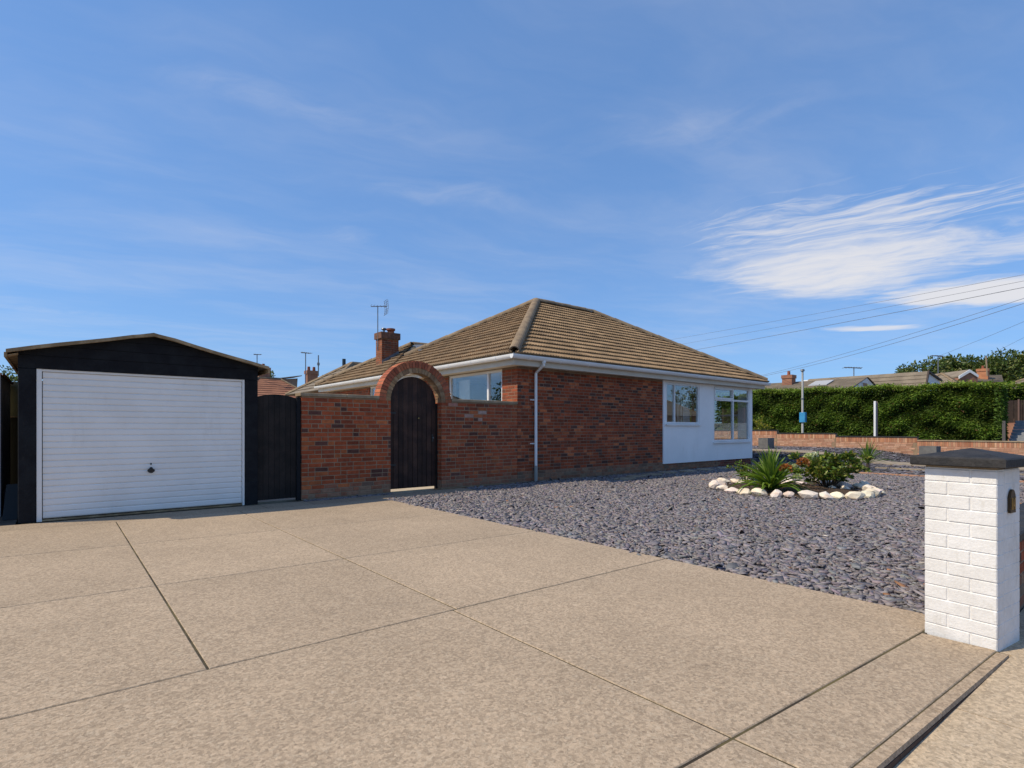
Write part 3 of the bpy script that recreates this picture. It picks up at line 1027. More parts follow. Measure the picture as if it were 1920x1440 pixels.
for s in (0, 1):
    xe = EX0 if s == 0 else EX1
    rf = MB().hexa([(xe, YW - .12, EZ), (PX, YW - .12, PZ), (PX, 14.8, PZ), (xe, 14.8, EZ),
                    (xe, YW - .12, EZ + .03), (PX, YW - .12, PZ + .03), (PX, 14.8, PZ + .03), (xe, 14.8, EZ + .03)] if s == 0 else
                   [(PX, YW - .12, PZ), (xe, YW - .12, EZ), (xe, 14.8, EZ), (PX, 14.8, PZ),
                    (PX, YW - .12, PZ + .03), (xe, YW - .12, EZ + .03), (xe, 14.8, EZ + .03), (PX, 14.8, PZ + .03)])
    rf.build("roof_sheet", M_FELT, ga)
    o0, o1 = (.0, .045)
    q = MB()
    steps = 6
    for k in range(steps):                # slightly wavy weathered edge board
        t0, t1 = k / steps, (k + 1) / steps
        xa, xb = xe + (PX - xe) * t0, xe + (PX - xe) * t1
        w0, w1 = .006 * math.sin(7 * t0 + s), .006 * math.sin(7 * t1 + s)
        za, zc = EZ + (PZ - EZ) * t0 + w0 - (.02 if t0 >= 1 else 0), EZ + (PZ - EZ) * t1 + w1 - (.02 if t1 >= 1 else 0)
        if s: xa, xb, za, zc = xb, xa, zc, za
        q.hexa([(xa, YW - .165, za - .012), (xb, YW - .165, zc - .012), (xb, YW - .121, zc - .012), (xa, YW - .121, za - .012),
                (xa, YW - .165, za + .032), (xb, YW - .165, zc + .032), (xb, YW - .121, zc + .032), (xa, YW - .121, za + .032)])
    q.build("barge_board", M_BARGE, ga)
MB().box(EX0 - .02, EX0 + .01, YW - .118, 14.8, EZ - .06, EZ - .002).build("eaves_board", M_BARGE, ga)
MB().box(EX1 - .01, EX1 + .02, YW - .118, 14.8, EZ - .06, EZ - .002).build("eaves_board", M_BARGE, ga)
MB().hexa([(EX0 + .01, YW - .1, EZ - .05), (-.39, YW - .1, EZ - .02), (-.39, 14.5, EZ - .02), (EX0 + .01, 14.5, EZ - .05),
           (EX0 + .01, YW - .1, EZ - .03), (-.39, YW - .1, EZ), (-.39, 14.5, EZ), (EX0 + .01, 14.5, EZ - .03)]).build("eaves_soffit", M_BARGE, ga)
# door: frame, one pressed slat after another, handle
gd = MB().box(DX0 - .06, DX0 - .008, YW - .005, YW + .07, 0, 1.985).box(DX1 + .006, DX1 + .036, YW - .005, YW + .07, 0, 1.985).box(DX0 - .007, DX1 + .005, YW, YW + .07, 1.955, 1.984).build("garage_door", M_DOOR, ga)
NS = 23
sh = (1.953 - .035) / NS
sm = MB()
L = DX1 - DX0
prof = [(0, 0), (-.010, .010), (-.012, .022), (-.012, sh - .012), (-.004, sh - .003), (0, sh - .0005)]
pts = [(-L / 2, p[0], p[1]) for p in prof] + [(-L / 2, .012, sh - .0005), (-L / 2, .012, 0)]
sm.prism(pts, (L, 0, 0))
SLAT = sm.mesh("slat", M_DOOR)
for k in range(NS):
    inst("slat", SLAT, gd, Matrix.Translation(((DX0 + DX1) / 2, YW + .03, .035 + k * sh)))
hd = MB()
hd.prism([(1.03 + .045 * math.cos(t) * (1 if math.sin(t) < .3 else .55), YW + .012, .615 + .045 * math.sin(t)) for t in [i * math.pi / 6 for i in range(12)]], (0, -.014, 0))
hd.tube([(1.03, YW, .63), (1.03, YW - .055, .625)], .012, 8).tube([(.995, YW - .055, .60), (1.03, YW - .058, .645), (1.065, YW - .055, .60)], .011, 6)
hd.box(1.022, 1.038, YW + .010, YW + .016, .69, .715)
hd.build("door_handle", M_IRON, gd)
MB().box(DX0 - .05, DX1 + .03, YW + .0, YW + .09, .002, .022).build("threshold", M_BARGE, ga)

# ---------------------------------------------------------------- bungalow
HX0, HX1, HYB = 7.93, 18.62, 17.2
EA = dict(x0=7.55, x1=19.13, y0=9.05, y1=17.55, z=2.83)
AP1, AP2 = (12.05, 13.3, 5.35), (14.74, 13.3, 5.35)
SOF = 2.62
bu = empty("bungalow", (13, 13, 0), "red brick bungalow with brown hipped tile roof and white rendered corner", "house")
PLX = 13.4                                # brick gives way to white render here
W1 = (13.53, 15.28, 1.36, 2.565)
W2 = (16.1, 18.42, .80, 2.60)
W3 = (9.93, 12.2, .95, 2.605)
W4 = (14.7, 16.95, 1.0, 2.605)
W5 = (9.75, 12.2, .80, 2.60)              # round the corner, facing +X
wall = MB()
wall.wall('x', YW, YW + .25, HX0, PLX - .002, 0, SOF - .004)
wall.wall('x', YW + .02, YW + .25, PLX, HX1 - .25, 0, SOF - .004, [W1, W2])
wall.wall('y', HX0, HX0 + .25, YW + .252, 20.45, 0, SOF - .004, [W3, W4])
wall.wall('x', 17.0, 17.25, HX0 + .252, HX1, 0, SOF - .004)
wall.wall('x', 20.2, 20.45, HX0 + .252, 13.0, 0, SOF - .004)
wall_o = wall.build("wall", M_MORTARD, bu)
wr = MB()
wr.wall('x', YW - .03, YW + .018, PLX, HX1 - .0, .205, SOF - .006, [W1, W2])
wr.wall('y', HX1 - .25, HX1, YW + .02, 16.99, .205, SOF - .006, [(W5[0], W5[1], W5[2], W5[3])])
wr.build("rendered_panel", M_WPAINT, bu)
hb = brick_field((HX0, YW, 0), (1, 0, 0), (0, -1, 0), 0, 34, lambda z: [(0.0, PLX - HX0 - .004)], col_house, seed=9, z0=.02, headers=.3)
hb += brick_field((PLX, YW + .02, 0), (1, 0, 0), (0, -1, 0), 0, 3, lambda z: [(0.0, HX1 - PLX)], lambda r, c, x, z: jit((.19, .06, .04), .25) if x > 3 else col_house(r, c, x, z), seed=10, z0=-.01, headers=.3)
hb += brick_field((HX0, 20.45, 0), (0, -1, 0), (-1, 0, 0), 0, 34, lambda z: ([(0.0, 20.45 - YW)] if z < .95 else [(0, 20.45 - W4[1]), (20.45 - W4[0], 20.45 - W3[1]), (20.45 - W3[0], 20.45 - YW)] if z < 2.61 else []), lambda r, c, x, z: mixc(col_house(r, c, x, z), (.30, .10, .055), .3), seed=12, z0=.02)
lay([q for q in hb if q[0].y < YW + 12], wall_o, 300)

# rooms seen through the panes
rm = MB()
rm.box(13.45, HX1 - .252, YW + .252, 13.4, .20, .26)
rm.box(13.38, 13.44, YW + .252, 13.46, .2, 2.58)
rm.box(13.45, HX1 - .252, 13.4, 13.46, .2, 2.58)
rm.build("room_lining", M_INT, bu)
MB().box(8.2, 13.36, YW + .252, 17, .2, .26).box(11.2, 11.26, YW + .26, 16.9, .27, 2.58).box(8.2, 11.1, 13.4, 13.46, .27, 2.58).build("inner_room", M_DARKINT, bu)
MB().box(HX0 + .02, HX1 - .02, YW + .03, 16.95, 2.585, 2.61).build("ceiling", M_INT, bu)


def curtain(name, x0, x1, y, z0, z1, axis='x', folds=7):
    m = MB()
    n = folds * 4
    P = []
    for k in range(n + 1):
        t = k / n
        off = .03 * math.sin(t * folds * 2 * math.pi)
        a = x0 + (x1 - x0) * t
        P.append((a, y + off) if axis == 'x' else (y + off, a))
    for k in range(n):
        (xa, ya), (xb, yb) = P[k], P[k + 1]
        m.poly([(xa, ya, z0), (xb, yb, z0), (xb, yb, z1), (xa, ya, z1)])
    return m.build(name, M_CURT, bu, smooth=True)


curtain("curtain", 14.95, 15.3, YW + .34, 1.2, 2.55)
curtain("curtain", 16.62, 17.0, YW + 2.9, .75, 2.55)
curtain("curtain", 11.75, 12.2, HX0 + .36, .9, 2.5, 'y')
# sofa and shelf inside the corner room
MB().cbox(16.2, 17.1, YW + .9, YW + 1.7, .27, .75, .06).cbox(16.2, 17.1, YW + 1.5, YW + 1.75, .752, 1.1, .06).build("sofa", pmat("sofa_cloth", (.05, .06, .06, 1), rough=.9), bu)
MB().box(15.6, 16.2, 13.0, 13.38, .27, 2.2).build("cupboard", pmat("red_wood", (.22, .07, .05, 1), (.16, .05, .04, 1), 4, .6), bu)


def window(axis, face, rect, mull, transom=None, parent=bu, fw=.06, tilt=1, sill=True, openers=()):
    """upvc frame, panes and sill; face = coordinate of the outer face, tilt = outward sign along the normal axis"""
    a0, a1, z0, z1 = rect
    bars = MB()
    y0, y1 = (face, face + .07 * -tilt)
    y0, y1 = min(y0, y1), max(y0, y1)

    def bar(m, p0, p1, q0, q1, e=0.0):
        ya, yb = (y0 - e, y1) if tilt < 0 else (y0, y1 + e)
        if axis == 'x': m.box(p0, p1, ya, yb, q0, q1)
        else: m.box(ya, yb, p0, p1, q0, q1)
    bar(bars, a0, a1, z0, z0 + fw)
    bar(bars, a0, a1, z1 - fw, z1)
    bar(bars, a0, a0 + fw, z0 + fw, z1 - fw)
    bar(bars, a1 - fw, a1, z0 + fw, z1 - fw)
    xs = [a0 + fw] + [v for q in mull for v in (q - fw / 2, q + fw / 2)] + [a1 - fw]
    for q in mull:
        bar(bars, q - fw / 2, q + fw / 2, z0 + fw, z1 - fw)
    zs = [z0 + fw, z1 - fw]
    if transom:
        zs = [z0 + fw, transom - fw / 2, transom + fw / 2, z1 - fw]
        for i in range(0, len(xs), 2):
            bar(bars, xs[i], xs[i + 1], transom - fw / 2, transom + fw / 2)
    w = bars.build("window", M_UPVC, parent)
    ym = (y0 + y1) / 2
    cells = [(xs[i], xs[i + 1], zs[j], zs[j + 1]) for i in range(0, len(xs), 2) for j in range(0, len(zs), 2)]
    for k, (p0, p1, q0, q1) in enumerate(cells):
        m = MB()
        t = .006
        if axis == 'x': m.box(p0 - .004, p1 + .004, ym - t, ym + t, q0 - .004, q1 + .004)
        else: m.box(ym - t, ym + t, p0 - .004, p1 + .004, q0 - .004, q1 + .004)
        m.build("pane", M_GLASS, w)
        if k in openers:
            s = MB()
            e, f = .018, .045
            for r in ((p0, p1, q0, q0 + f), (p0, p1, q1 - f, q1), (p0, p0 + f, q0 + f, q1 - f), (p1 - f, p1, q0 + f, q1 - f)):
                bar(s, r[0] - .012 * (r[0] == p0), r[1] + .012 * (r[1] == p1), r[2] - .012 * (r[2] == q0), r[3] + .012 * (r[3] == q1), e)
            s.build("opening_sash", M_UPVC, w)
    if sill:
        m = MB()
        d0, d1 = (face - .07, face + .06) if tilt < 0 else (face - .06, face + .07)
        if axis == 'x': m.cbox(a0 - .05, a1 + .03, d0, d1, z0 - .052, z0 - .003, .008)
        else: m.cbox(d0, d1, a0 - .03, a1 + .03, z0 - .052, z0 - .003, .008)
        m.build("sill", M_UPVC, w)
    return w


window('x', YW - .02, (W1[0] + .003, W1[1] - .003, W1[2] + .003, W1[3] - .003), [13.98], tilt=-1, fw=.055)
window('x', YW - .02, (W2[0] + .003, W2[1] - .003, W2[2] + .003, W2[3] - .003), [17.35], 2.16, tilt=-1, fw=.06, openers=(1,))
window('y', HX0 + .03, (W3[0] + .003, W3[1] - .003, W3[2] + .003, W3[3] - .003), [10.52], tilt=-1, fw=.06)
window('y', HX0 + .03, (W4[0] + .003, W4[1] - .003, W4[2] + .003, W4[3] - .003), [15.3, 16.2], tilt=-1, fw=.06)
window('y', HX1 - .03, (W5[0] + .003, W5[1] - .003, W5[2] + .003, W5[3] - .003), [10.9], 1.7, tilt=1, fw=.06)

# soffit, fascia and half-round gutter round the eaves
m = MB()
m.box(EA['x0'] + .10, EA['x1'] - .10, EA['y0'] + .10, YW + .02, SOF, SOF + .02)
m.box(EA['x0'] + .10, HX0 + .02, YW + .021, 20.7, SOF, SOF + .02)
m.box(HX1 - .02, EA['x1'] - .10, YW + .021, 17.5, SOF, SOF + .02)
m.build("soffit", M_SOFFIT, bu)
fz0, fz1 = SOF - .012, 2.80
m = MB()
m.box(EA['x0'] + .07, EA['x1'] - .07, EA['y0'] + .075, EA['y0'] + .099, fz0, fz1)
m.box(EA['x0'] + .075, EA['x0'] + .099, EA['y0'] + .1, 20.75, fz0, fz1)
m.box(EA['x1'] - .099, EA['x1'] - .075, EA['y0'] + .1, 17.5, fz0, fz1)
m.build("fascia", M_SOFFIT, bu)


def gutter(p0, p1, out):
    """half-round channel with brackets from p0 to p1; out = outward horizontal direction"""
    m = MB()
    p0, p1, out = Vector(p0), Vector(p1), Vector(out)
    n, R = 10, .066
    for r, flip in ((R, 0), (R - .006, 1)):
        A, B = [], []
        for k in range(n + 1):
            t = math.pi + math.pi * k / n
            off = out * (r * math.cos(t)) + Vector((0, 0, 1.45 * r * math.sin(t)))
            A.append(p0 + off); B.append(p1 + off)
        for k in range(n):
            q = [A[k], B[k], B[k + 1], A[k + 1]]
            m.poly(q if flip else q[::-1])
    for p in (p0, p1):
        pts = [p + out * (R * math.cos(math.pi + math.pi * k / n)) + Vector((0, 0, 1.45 * R * math.sin(math.pi + math.pi * k / n))) for k in range(n + 1)]
        m.poly(pts)
    Lg = (p1 - p0).length
    e = (p1 - p0).normalized()
    k = .5
    while k < Lg:
        c = p0 + e * k
        pts = [c + out * ((R + .005) * math.cos(math.pi + math.pi * j / n)) + Vector((0, 0, 1.45 * (R + .005) * math.sin(math.pi + math.pi * j / n))) for j in range(n + 1)]
        m.prism(pts, e * .035)
        k += .95
    return m.build("gutter", M_UPVC, bu)


GY, GZ = EA['y0'] - .012, 2.822
gut = gutter((EA['x0'] - .078, GY, GZ), (EA['x1'] + .078, GY, GZ), (0, -1, 0))
gutter((EA['x0'] - .012, GY + .07, GZ), (EA['x0'] - .012, 20.8, GZ), (-1, 0, 0))
gutter((EA['x1'] + .012, GY + .07, GZ), (EA['x1'] + .012, 17.5, GZ), (1, 0, 0))
dp = MB().tube([(8.42, GY, GZ - .08), (8.42, GY, GZ - .17), (8.42, YW - .075, GZ - .34), (8.42, YW - .075, .36)], .034, 10).build("downpipe", M_UPVC, bu)
MB().tube([(8.42, GY, GZ - .07), (8.42, GY, GZ - .13)], .045, 10).build("downpipe_socket", M_UPVC, dp)
MB().tube([(8.42, YW - .075, .37), (8.42, YW - .075, .02)], .040, 10).build("downpipe_shoe", pmat("grey_pipe", (.30, .30, .27, 1), rough=.7), dp)
for z in (.86, 1.86):
    MB().box(8.36, 8.48, YW - .05, YW - .004, z, z + .03).box(8.30, 8.36, YW - .02, YW - .005, z + .005, z + .025).build("pipe_clip", M_UPVC, dp)

# tiled roof
TWD, GAU = .258, .290


def tile_mesh(name, mat):
    m = MB()
    n = 12
    top0, top1, lip = [], [], []
    for k in range(n + 1):
        x = TWD * k / n
        w = .012 * math.cos(2 * math.pi * 3 * k / n)
        top0.append((x, -.03, .074 + w))
        top1.append((x, GAU * 1.06, .020 + w))
        lip.append((x, -.018, .022 + w * .5))
    i = 0
    m.v = top0 + top1 + lip
    N = n + 1
    for k in range(n):
        m.f.append((k, k + 1, N + k + 1, N + k))
        m.f.append((2 * N + k, 2 * N + k + 1, k + 1, k))
    m.c = [None] * len(m.f)
    return m.mesh(name, mat)


TILE_ME = tile_mesh("roof_tile", M_TILE_O)
TV = [Vector(v.co) for v in TILE_ME.vertices]
TF = [tuple(f.vertices) for f in TILE_ME.polygons]


def tile_col(r, sh=1.0):
    k = r.uniform(.88, 1.10) * sh
    t = r.random()
    b = (.295, .203, .120) if t < .6 else ((.262, .183, .112) if t < .85 else (.32, .22, .13))
    return (b[0] * k, b[1] * k, b[2] * k, 1)


def slope(A, B, C, D, seed):
    """tiles on the slope with eaves A->B (left to right from outside) and top D->C"""
    A, B, C, D = map(Vector, (A, B, C, D))
    e = (B - A).normalized()
    up = (D - A) - e * (D - A).dot(e)
    H = up.length
    u = up.normalized()
    n = e.cross(u)
    W = (B - A).length
    xl1, xr1 = (D - A).dot(e), (C - A).dot(e)
    r = random.Random(seed)
    full, cut = [], []
    rows = int(H / GAU) + 1
    for k in range(rows):
        s0 = k * GAU
        off = 0
        xl = lambda s: xl1 * min(max(s / H, 0), 1)
        xr = lambda s: W + (xr1 - W) * min(max(s / H, 0), 1)
        j0 = int(xl(s0) / TWD) - 1
        while j0 * TWD < xr(s0):
            x = j0 * TWD + off
            j0 += 1
            sm_ = s0 + GAU / 2
            s1 = min(s0 + GAU * 1.06, H)
            if x + TWD < xl(s0) or x > xr(s0): continue
            M = frame(A + e * (x + r.uniform(-.003, .003)) + u * s0 + n * r.uniform(0, .002), e, u, n)
            c = tile_col(r)
            if x > xl(s1) and x + TWD < xr(s1) and s0 + GAU * 1.06 <= H:
                full.append((M, c))
            else:
                pts = []
                for v in TV:
                    sy = min(s0 + v.y, H)
                    sx = min(max(x + v.x, xl(sy)), xr(sy))
                    pts.append(A + e * sx + u * sy + n * v.z)
                cut.append((pts, c))
    return full, cut


ez = EA['z']
P00, P10, P11, P01 = (EA['x0'], EA['y0'], ez), (EA['x1'], EA['y0'], ez), (EA['x1'], EA['y1'], ez), (EA['x0'], EA['y1'], ez)
# rear wing on the same eaves line
WA, WB_ = (9.9, 17.6, 4.23), (13.5, 17.6, 4.23)
Q01, Q11, Q00, Q10 = (EA['x0'], 20.8, ez), (13.5, 20.8, ez), (EA['x0'], 15.0, ez), (13.5, 15.0, ez)
fa, ca = slope(P00, P10, AP2, AP1, 21)
fb, cb = slope(P01, P00, AP1, AP1, 22)
fc, cc = slope(P10, P11, AP2, AP2, 23)
fd, cd = slope(Q01, Q00, WA, WA, 24)
deck = MB()
dn = lambda p: (p[0], p[1], p[2] - .005)
deck.poly([dn(P00), dn(P10), dn(AP2), dn(AP1)]).poly([dn(P01), dn(P00), dn(AP1)]).poly([dn(P10), dn(P11), dn(AP2)]).poly([dn(P11), dn(P01), dn(AP1), dn(AP2)])
deck.poly([dn(Q01), dn(Q00), dn(WA)]).poly([dn(Q11), dn(Q01), dn(WA), dn(WB_)]).poly([dn(Q00), dn(Q10), dn(WB_), dn(WA)])
deck.poly([dn(P00), dn(P01), dn(P11), dn(P10)][::1])
roof = deck.build("roof", M_FELT, bu)
allf = sorted(fa + fb + fc + fd, key=lambda q: q[0].translation.x ** 2 + q[0].translation.y ** 2)
for M, c in allf[:300]:
    inst("roof_tile", TILE_ME, roof, M, c)
m = MB()
for M, c in allf[300:]:
    i = len(m.v)
    m.v += [tuple(M @ v) for v in TV]
    m.f += [tuple(i + k for k in f) for f in TF]
    m.c += [c] * len(TF)
for pts, c in ca + cb + cc + cd:
    i = len(m.v)
    m.v += [tuple(p) for p in pts]
    m.f += [tuple(i + k for k in f) for f in TF]
    m.c += [c] * len(TF)
m.build("roof_tile_field", M_TILE_C, roof, kind="stuff")
# half-round hip and ridge tiles
RT = MB()
n = 10
LT = .43
for k in range(n):
    t0, t1 = math.pi * k / n, math.pi * (k + 1) / n
    f0 = lambda t, R, x: (x, R * math.cos(t), R * math.sin(t) * .95)
    for ra, flip in ((.125, 0), (.100, 1)):
        q = [f0(t0, ra, 0), f0(t0, ra + .008, LT), f0(t1, ra + .008, LT), f0(t1, ra, 0)]
        RT.poly(q if flip else q[::-1])
    for x, dr in ((0, 0), (LT, .008)):
        q = [f0(t0, .125 + dr, x), f0(t0, .100 + dr, x), f0(t1, .100 + dr, x), f0(t1, .125 + dr, x)]
        RT.poly(q if x else q[::-1])
RIDGE_ME = RT.mesh("ridge_tile", M_RIDGE)


def ridge(p, q, lift=.03, nrm=(0, 0, 1)):
    p, q = Vector(p), Vector(q)
    d = (q - p)
    Ld = d.length
    d.normalize()
    y = Vector(nrm).cross(d).normalized()
    z = d.cross(y)
    k = max(1, round(Ld / .40))
    st = Ld / k
    for i in range(k):
        inst("ridge_tile", RIDGE_ME, roof, frame(p + d * (i * st) + z * (lift + (.006 if i % 2 else 0)), d * (st / LT), y, z))


def toward(p, q, t):
    return tuple(Vector(p) + (Vector(q) - Vector(p)) * t)


ridge(toward(P00, AP1, .012), AP1)
ridge(AP1, AP2)
ridge(toward(P10, AP2, .012), AP2)
ridge(toward(P01, AP1, .3), AP1)
ridge(toward(Q01, WA, .012), WA)
ridge(WA, WB_)
c0 = Vector(P00)
MB().box(c0.x - .02, c0.x + .1, c0.y - .02, c0.y + .1, 2.80, 2.86).build("corner_closer", M_LEAD, roof)
MB().hexa([(9.0, 15.6, 3.74), (9.25, 15.4, 3.74), (10.15, 17.3, 4.22), (9.9, 17.5, 4.22), (9.0, 15.6, 3.76), (9.25, 15.4, 3.76), (10.15, 17.3, 4.26), (9.9, 17.5, 4.26)]).build("valley_flashing", M_LEAD, roof)

# chimney on the wing slope
ch = empty("chimney", (8.8, 17.4, 3.2), parent=bu)
cx0, cx1, cy0, cy1 = 8.47, 9.10, 17.15, 17.6
cb_ = MB().box(cx0, cx1, cy0, cy1, 3.1, 4.50).build("stack", M_MORTARD, ch)
hb = brick_field((cx0, cy0, 3.15), (1, 0, 0), (0, -1, 0), 0, 15, lambda z: [(0, cx1 - cx0)], lambda r, c, x, z: mixc(col_house(r, c + 5, x, z), (.16, .07, .04), .5), seed=31)
hb += brick_field((cx0, cy1, 3.15), (0, -1, 0), (-1, 0, 0), 0, 15, lambda z: [(0, cy1 - cy0)], lambda r, c, x, z: mixc(col_house(r, c + 5, x, z), (.30, .13, .07), .5), seed=32)
lay(hb, ch, 0)
MB().cbox(cx0 - .05, cx1 + .05, cy0 - .05, cy1 + .05, 4.30, 4.52, .01).build("chimney_cap", pmat("sooty_brick_cap", (.20, .095, .06, 1), (.11, .06, .04, 1), 9, .9, .4, 60), ch)
MB().prism([(cx0 - .04, cy0 - .02, 3.30), (cx0 + .02, cy0 - .02, 3.34), (cx0 + .02, cy0 - .02, 3.44), (cx0 - .04, cy0 - .02, 3.40)], (0, .5, 0)).build("apron_flashing", pmat("pale_mortar", (.6, .58, .54, 1), rough=.9), ch)
MB().prism([(cx0, cy0 - .02, 3.42), (cx1, cy0 - .02, 3.75), (cx1, cy0 - .02, 3.92), (cx0, cy0 - .02, 3.55)], (0, .015, 0)).build("step_flashing", M_LEAD, ch)
MB().tube([(8.92, 17.38, 4.5), (8.92, 17.38, 4.62), (8.92, 17.38, 4.64), (8.92, 17.38, 4.70)], [.115, .115, .15, .15], 12).build("chimney_pot", M_POT, ch)
MB().tube([(8.66, 17.38, 4.5), (8.66, 17.38, 4.62)], .035, 8).tube([(8.66, 17.38, 4.62), (8.66, 17.38, 4.65), (8.66, 17.38, 4.69)], [.06, .10, .08], 10).build("flue_cowl", M_METAL, ch)


def aerial(name, base, top, head, label, grid=True, scale=1.0, ang=0.0, r=.02):
    """mast with a yagi aerial: boom, cross elements and mesh reflector"""
    a = empty(name, base, label, "aerial")
    base, top = Vector(base), Vector(top)
    MB().tube([base, top], r, 6).build("mast", M_METAL, a)
    d = Vector((math.cos(ang), math.sin(ang), 0))
    s = Vector((-d.y, d.x, 0))
    L = .55 * scale
    MB().tube([top - d * L * .55 + Vector((0, 0, -.02)), top + d * L * .7 + Vector((0, 0, .05))], r * .9, 6).build("boom", M_METAL, a)
    el = MB()
    for k in range(6):
        c = top - d * L * .5 + d * (L * 1.1) * k / 5 + Vector((0, 0, .03))
        w = (.10 + .02 * k) * scale
        el.tube([c - s * w, c + s * w], r * .45, 4)
    el.build("element_array", M_METAL, a)
    if grid:
        g_ = MB()
        for sg_ in (1, -1):
            for k in range(4):
                z = sg_ * (.06 + .08 * k) * scale
                off = d * (L * .72 - .02 * k * scale)
                g_.tube([top + off - s * .24 * scale + Vector((0, 0, z)), top + off + s * .24 * scale + Vector((0, 0, z))], r * .45, 4)
            for q in (-.24, 0, .24):
                g_.tube([top + d * L * .7 + s * q * scale, top + d * (L * .66) + s * q * scale + Vector((0, 0, sg_ * .30 * scale))], r * .45, 4)
        g_.build("reflector", M_METAL, a)
    return a


aerial("tv_aerial", (cx0 - .04, 17.38, 3.9), (cx0 - .04, 17.38, 5.40), 0, "tall television aerial with square mesh reflector strapped to the bungalow chimney", True, .8, RAD(-10), .016)

# ---------------------------------------------------------------- gate pillar and low wall beside it
PC = (4.106, .752)
PX0, PX1, PY0, PY1 = PC[0] - .168, PC[0] + .168, PC[1] - .170, PC[1] + .170
gp = empty("gate_pillar", (PC[0], PC[1], 0), "white painted brick gate pillar with dark pyramid cap and number plaque", "pillar")
MB().box(PX0 + .0045, PX1 - .004, PY0 + .003, PY1 - .004, -.15, .978).build("mortar_core", M_PILLAR, gp)
for c in range(13):
    z0 = -.012 + c * .0762
    z1 = z0 + .0705
    sp = PY0 + (.225 if c % 2 else .118)
    j = lambda: rnd.uniform(-.0015, .0015)
    e = .0025
    # camera-side face (-X): two bricks; road-side face (-Y) and the rest close the ring
    for a, b in ((PY0 + .001, sp - e), (sp + e, PY1 - .001)):
        MB().cbox(PX0 + j(), PX0 + .10, a, b, z0, z1, .005).build("brick", M_PILLAR, gp)
    for a, b in ((PX0 + .102, PX1 - .105), (PX1 - .103, PX1)):
        MB().cbox(a, b, PY0 + .001 + j() * .3, PY0 + .10, z0, z1 + .003, .003).build("brick", M_PILLAR, gp)
    MB().cbox(PX0 + .102, PX1 + j(), PY0 + .102, PY1, z0, z1, .005).build("brick", M_PILLAR, gp)
cx, cy = PC
hw = .222
cp = MB()
ring = lambda k, z: [(cx - hw + k, cy - hw + k, z), (cx + hw - k, cy - hw + k, z), (cx + hw - k, cy + hw - k, z), (cx - hw + k, cy + hw - k, z)]
A, B, C, T = ring(.006, .990), ring(0, .996), ring(0, 1.036), ring(.010, 1.044)
cp.v = A + B + C + T + [(cx, cy, 1.092)]
cp.f = [(3, 2, 1, 0)] + [(4 * l + k, 4 * l + (k + 1) % 4, 4 * l + 4 + (k + 1) % 4, 4 * l + 4 + k) for l in range(3) for k in range(4)] + [(12 + k, 12 + (k + 1) % 4, 16) for k in range(4)]
cp.c = [None] * len(cp.f)
cp.build("pillar_cap", M_DCOPE, gp)
MB().box(PX0 + .006, PX1 - .006, PY0 + .006, PY1 - .006, .979, .9895).build("cap_bedding", M_COPE, gp)
# number plaque
qx, qz = 4.125, .735
pts = [(qx - .04, PY0 - .001, qz), (qx + .04, PY0 - .001, qz)] + [(qx + .04 * math.cos(t) * (1 - .25 * math.sin(t)), PY0 - .001, qz + .085 + .045 * math.sin(t)) for t in [k * math.pi / 8 for k in range(9)]]
pl = MB().prism(pts, (0, -.012, 0)).build("number_plaque", pmat("bronze_plaque", (.05, .035, .02, 1), (.09, .06, .03, 1), 20, .5, metal=.4), gp)
yq = PY0 - .013
dg = MB().box(qx - .022, qx - .013, yq - .004, yq, qz + .018, qz + .085)
dg.box(qx + .012, qx + .020, yq - .004, yq, qz + .018, qz + .085).box(qx - .004, qx + .012, yq - .004, yq, qz + .036, qz + .044)
dg.prism([(qx - .006, yq, qz + .044), (qx + .001, yq, qz + .044), (qx + .012, yq, qz + .075), (qx + .012, yq, qz + .085)], (0, -.004, 0))
dg.build("house_number", M_BRASS, pl)
gp.rotation_euler = (0, 0, RAD(-8))

lw = empty("low_boundary_wall", (9, .76, 0), "low red brick boundary wall with dark coping running on from the white pillar", "wall")
MB().box(PX1 + .03, 15.5, .655, .865, -.2, .47).build("mortar_core", M_MORTARD, lw)
recs = brick_field((PX1 + .032, .655, -.02), (1, 0, 0), (0, -1, 0), 0, 6, lambda z: [(0, 4.0)], col_house, seed=41, z0=.02)
recs += brick_field((8, .865, -.02), (-1, 0, 0), (0, 1, 0), 0, 6, lambda z: [(0, 3.7)], col_house, seed=42, z0=.02)
lay(recs, lw, 260)
x = PX1 + .035
while x < 15.4:
    MB().cbox(x, x + .44, .63, .89, .472, .525, .01).build("coping_tile", M_DCOPE, lw)
    x += .445

# ---------------------------------------------------------------- foliage tools
def leaf_cloud(C, D, L, W, cols, fold=.25, droop=.0):
    """one folded leaf per row: C base points, D directions, L lengths, W widths; returns verts, faces, vertex colours"""
    n = len(C)
    D = D / np.linalg.norm(D, axis=1)[:, None]
    R = rng.normal(size=(n, 3))
    S = np.cross(D, R)
    S /= np.linalg.norm(S, axis=1)[:, None] + 1e-9
    N = np.cross(S, D)
    L = L[:, None]; W = W[:, None]
    mid = C + D * L * .5
    tip = C + D * L
    tip[:, 2] -= droop * L[:, 0]
    a = mid + S * W * .5 + N * W * fold
    b = mid - S * W * .5 + N * W * fold
    V = np.stack([C, a, tip, b], 1).reshape(-1, 3)
    i = np.arange(n)[:, None] * 4
    F = np.concatenate([i + np.array([[0, 1, 2]]), i + np.array([[0, 2, 3]])], 0)
    return V, F, np.repeat(cols, 4, 0)


def colour_rows(n, base, spread=.3, warm=.0):
    b = np.array(base)[rng.integers(0, len(base), n)]
    k = rng.uniform(1 - spread, 1 + spread, n)[:, None]
    return b * k * (1 + rng.normal(0, .06, (n, 3)))


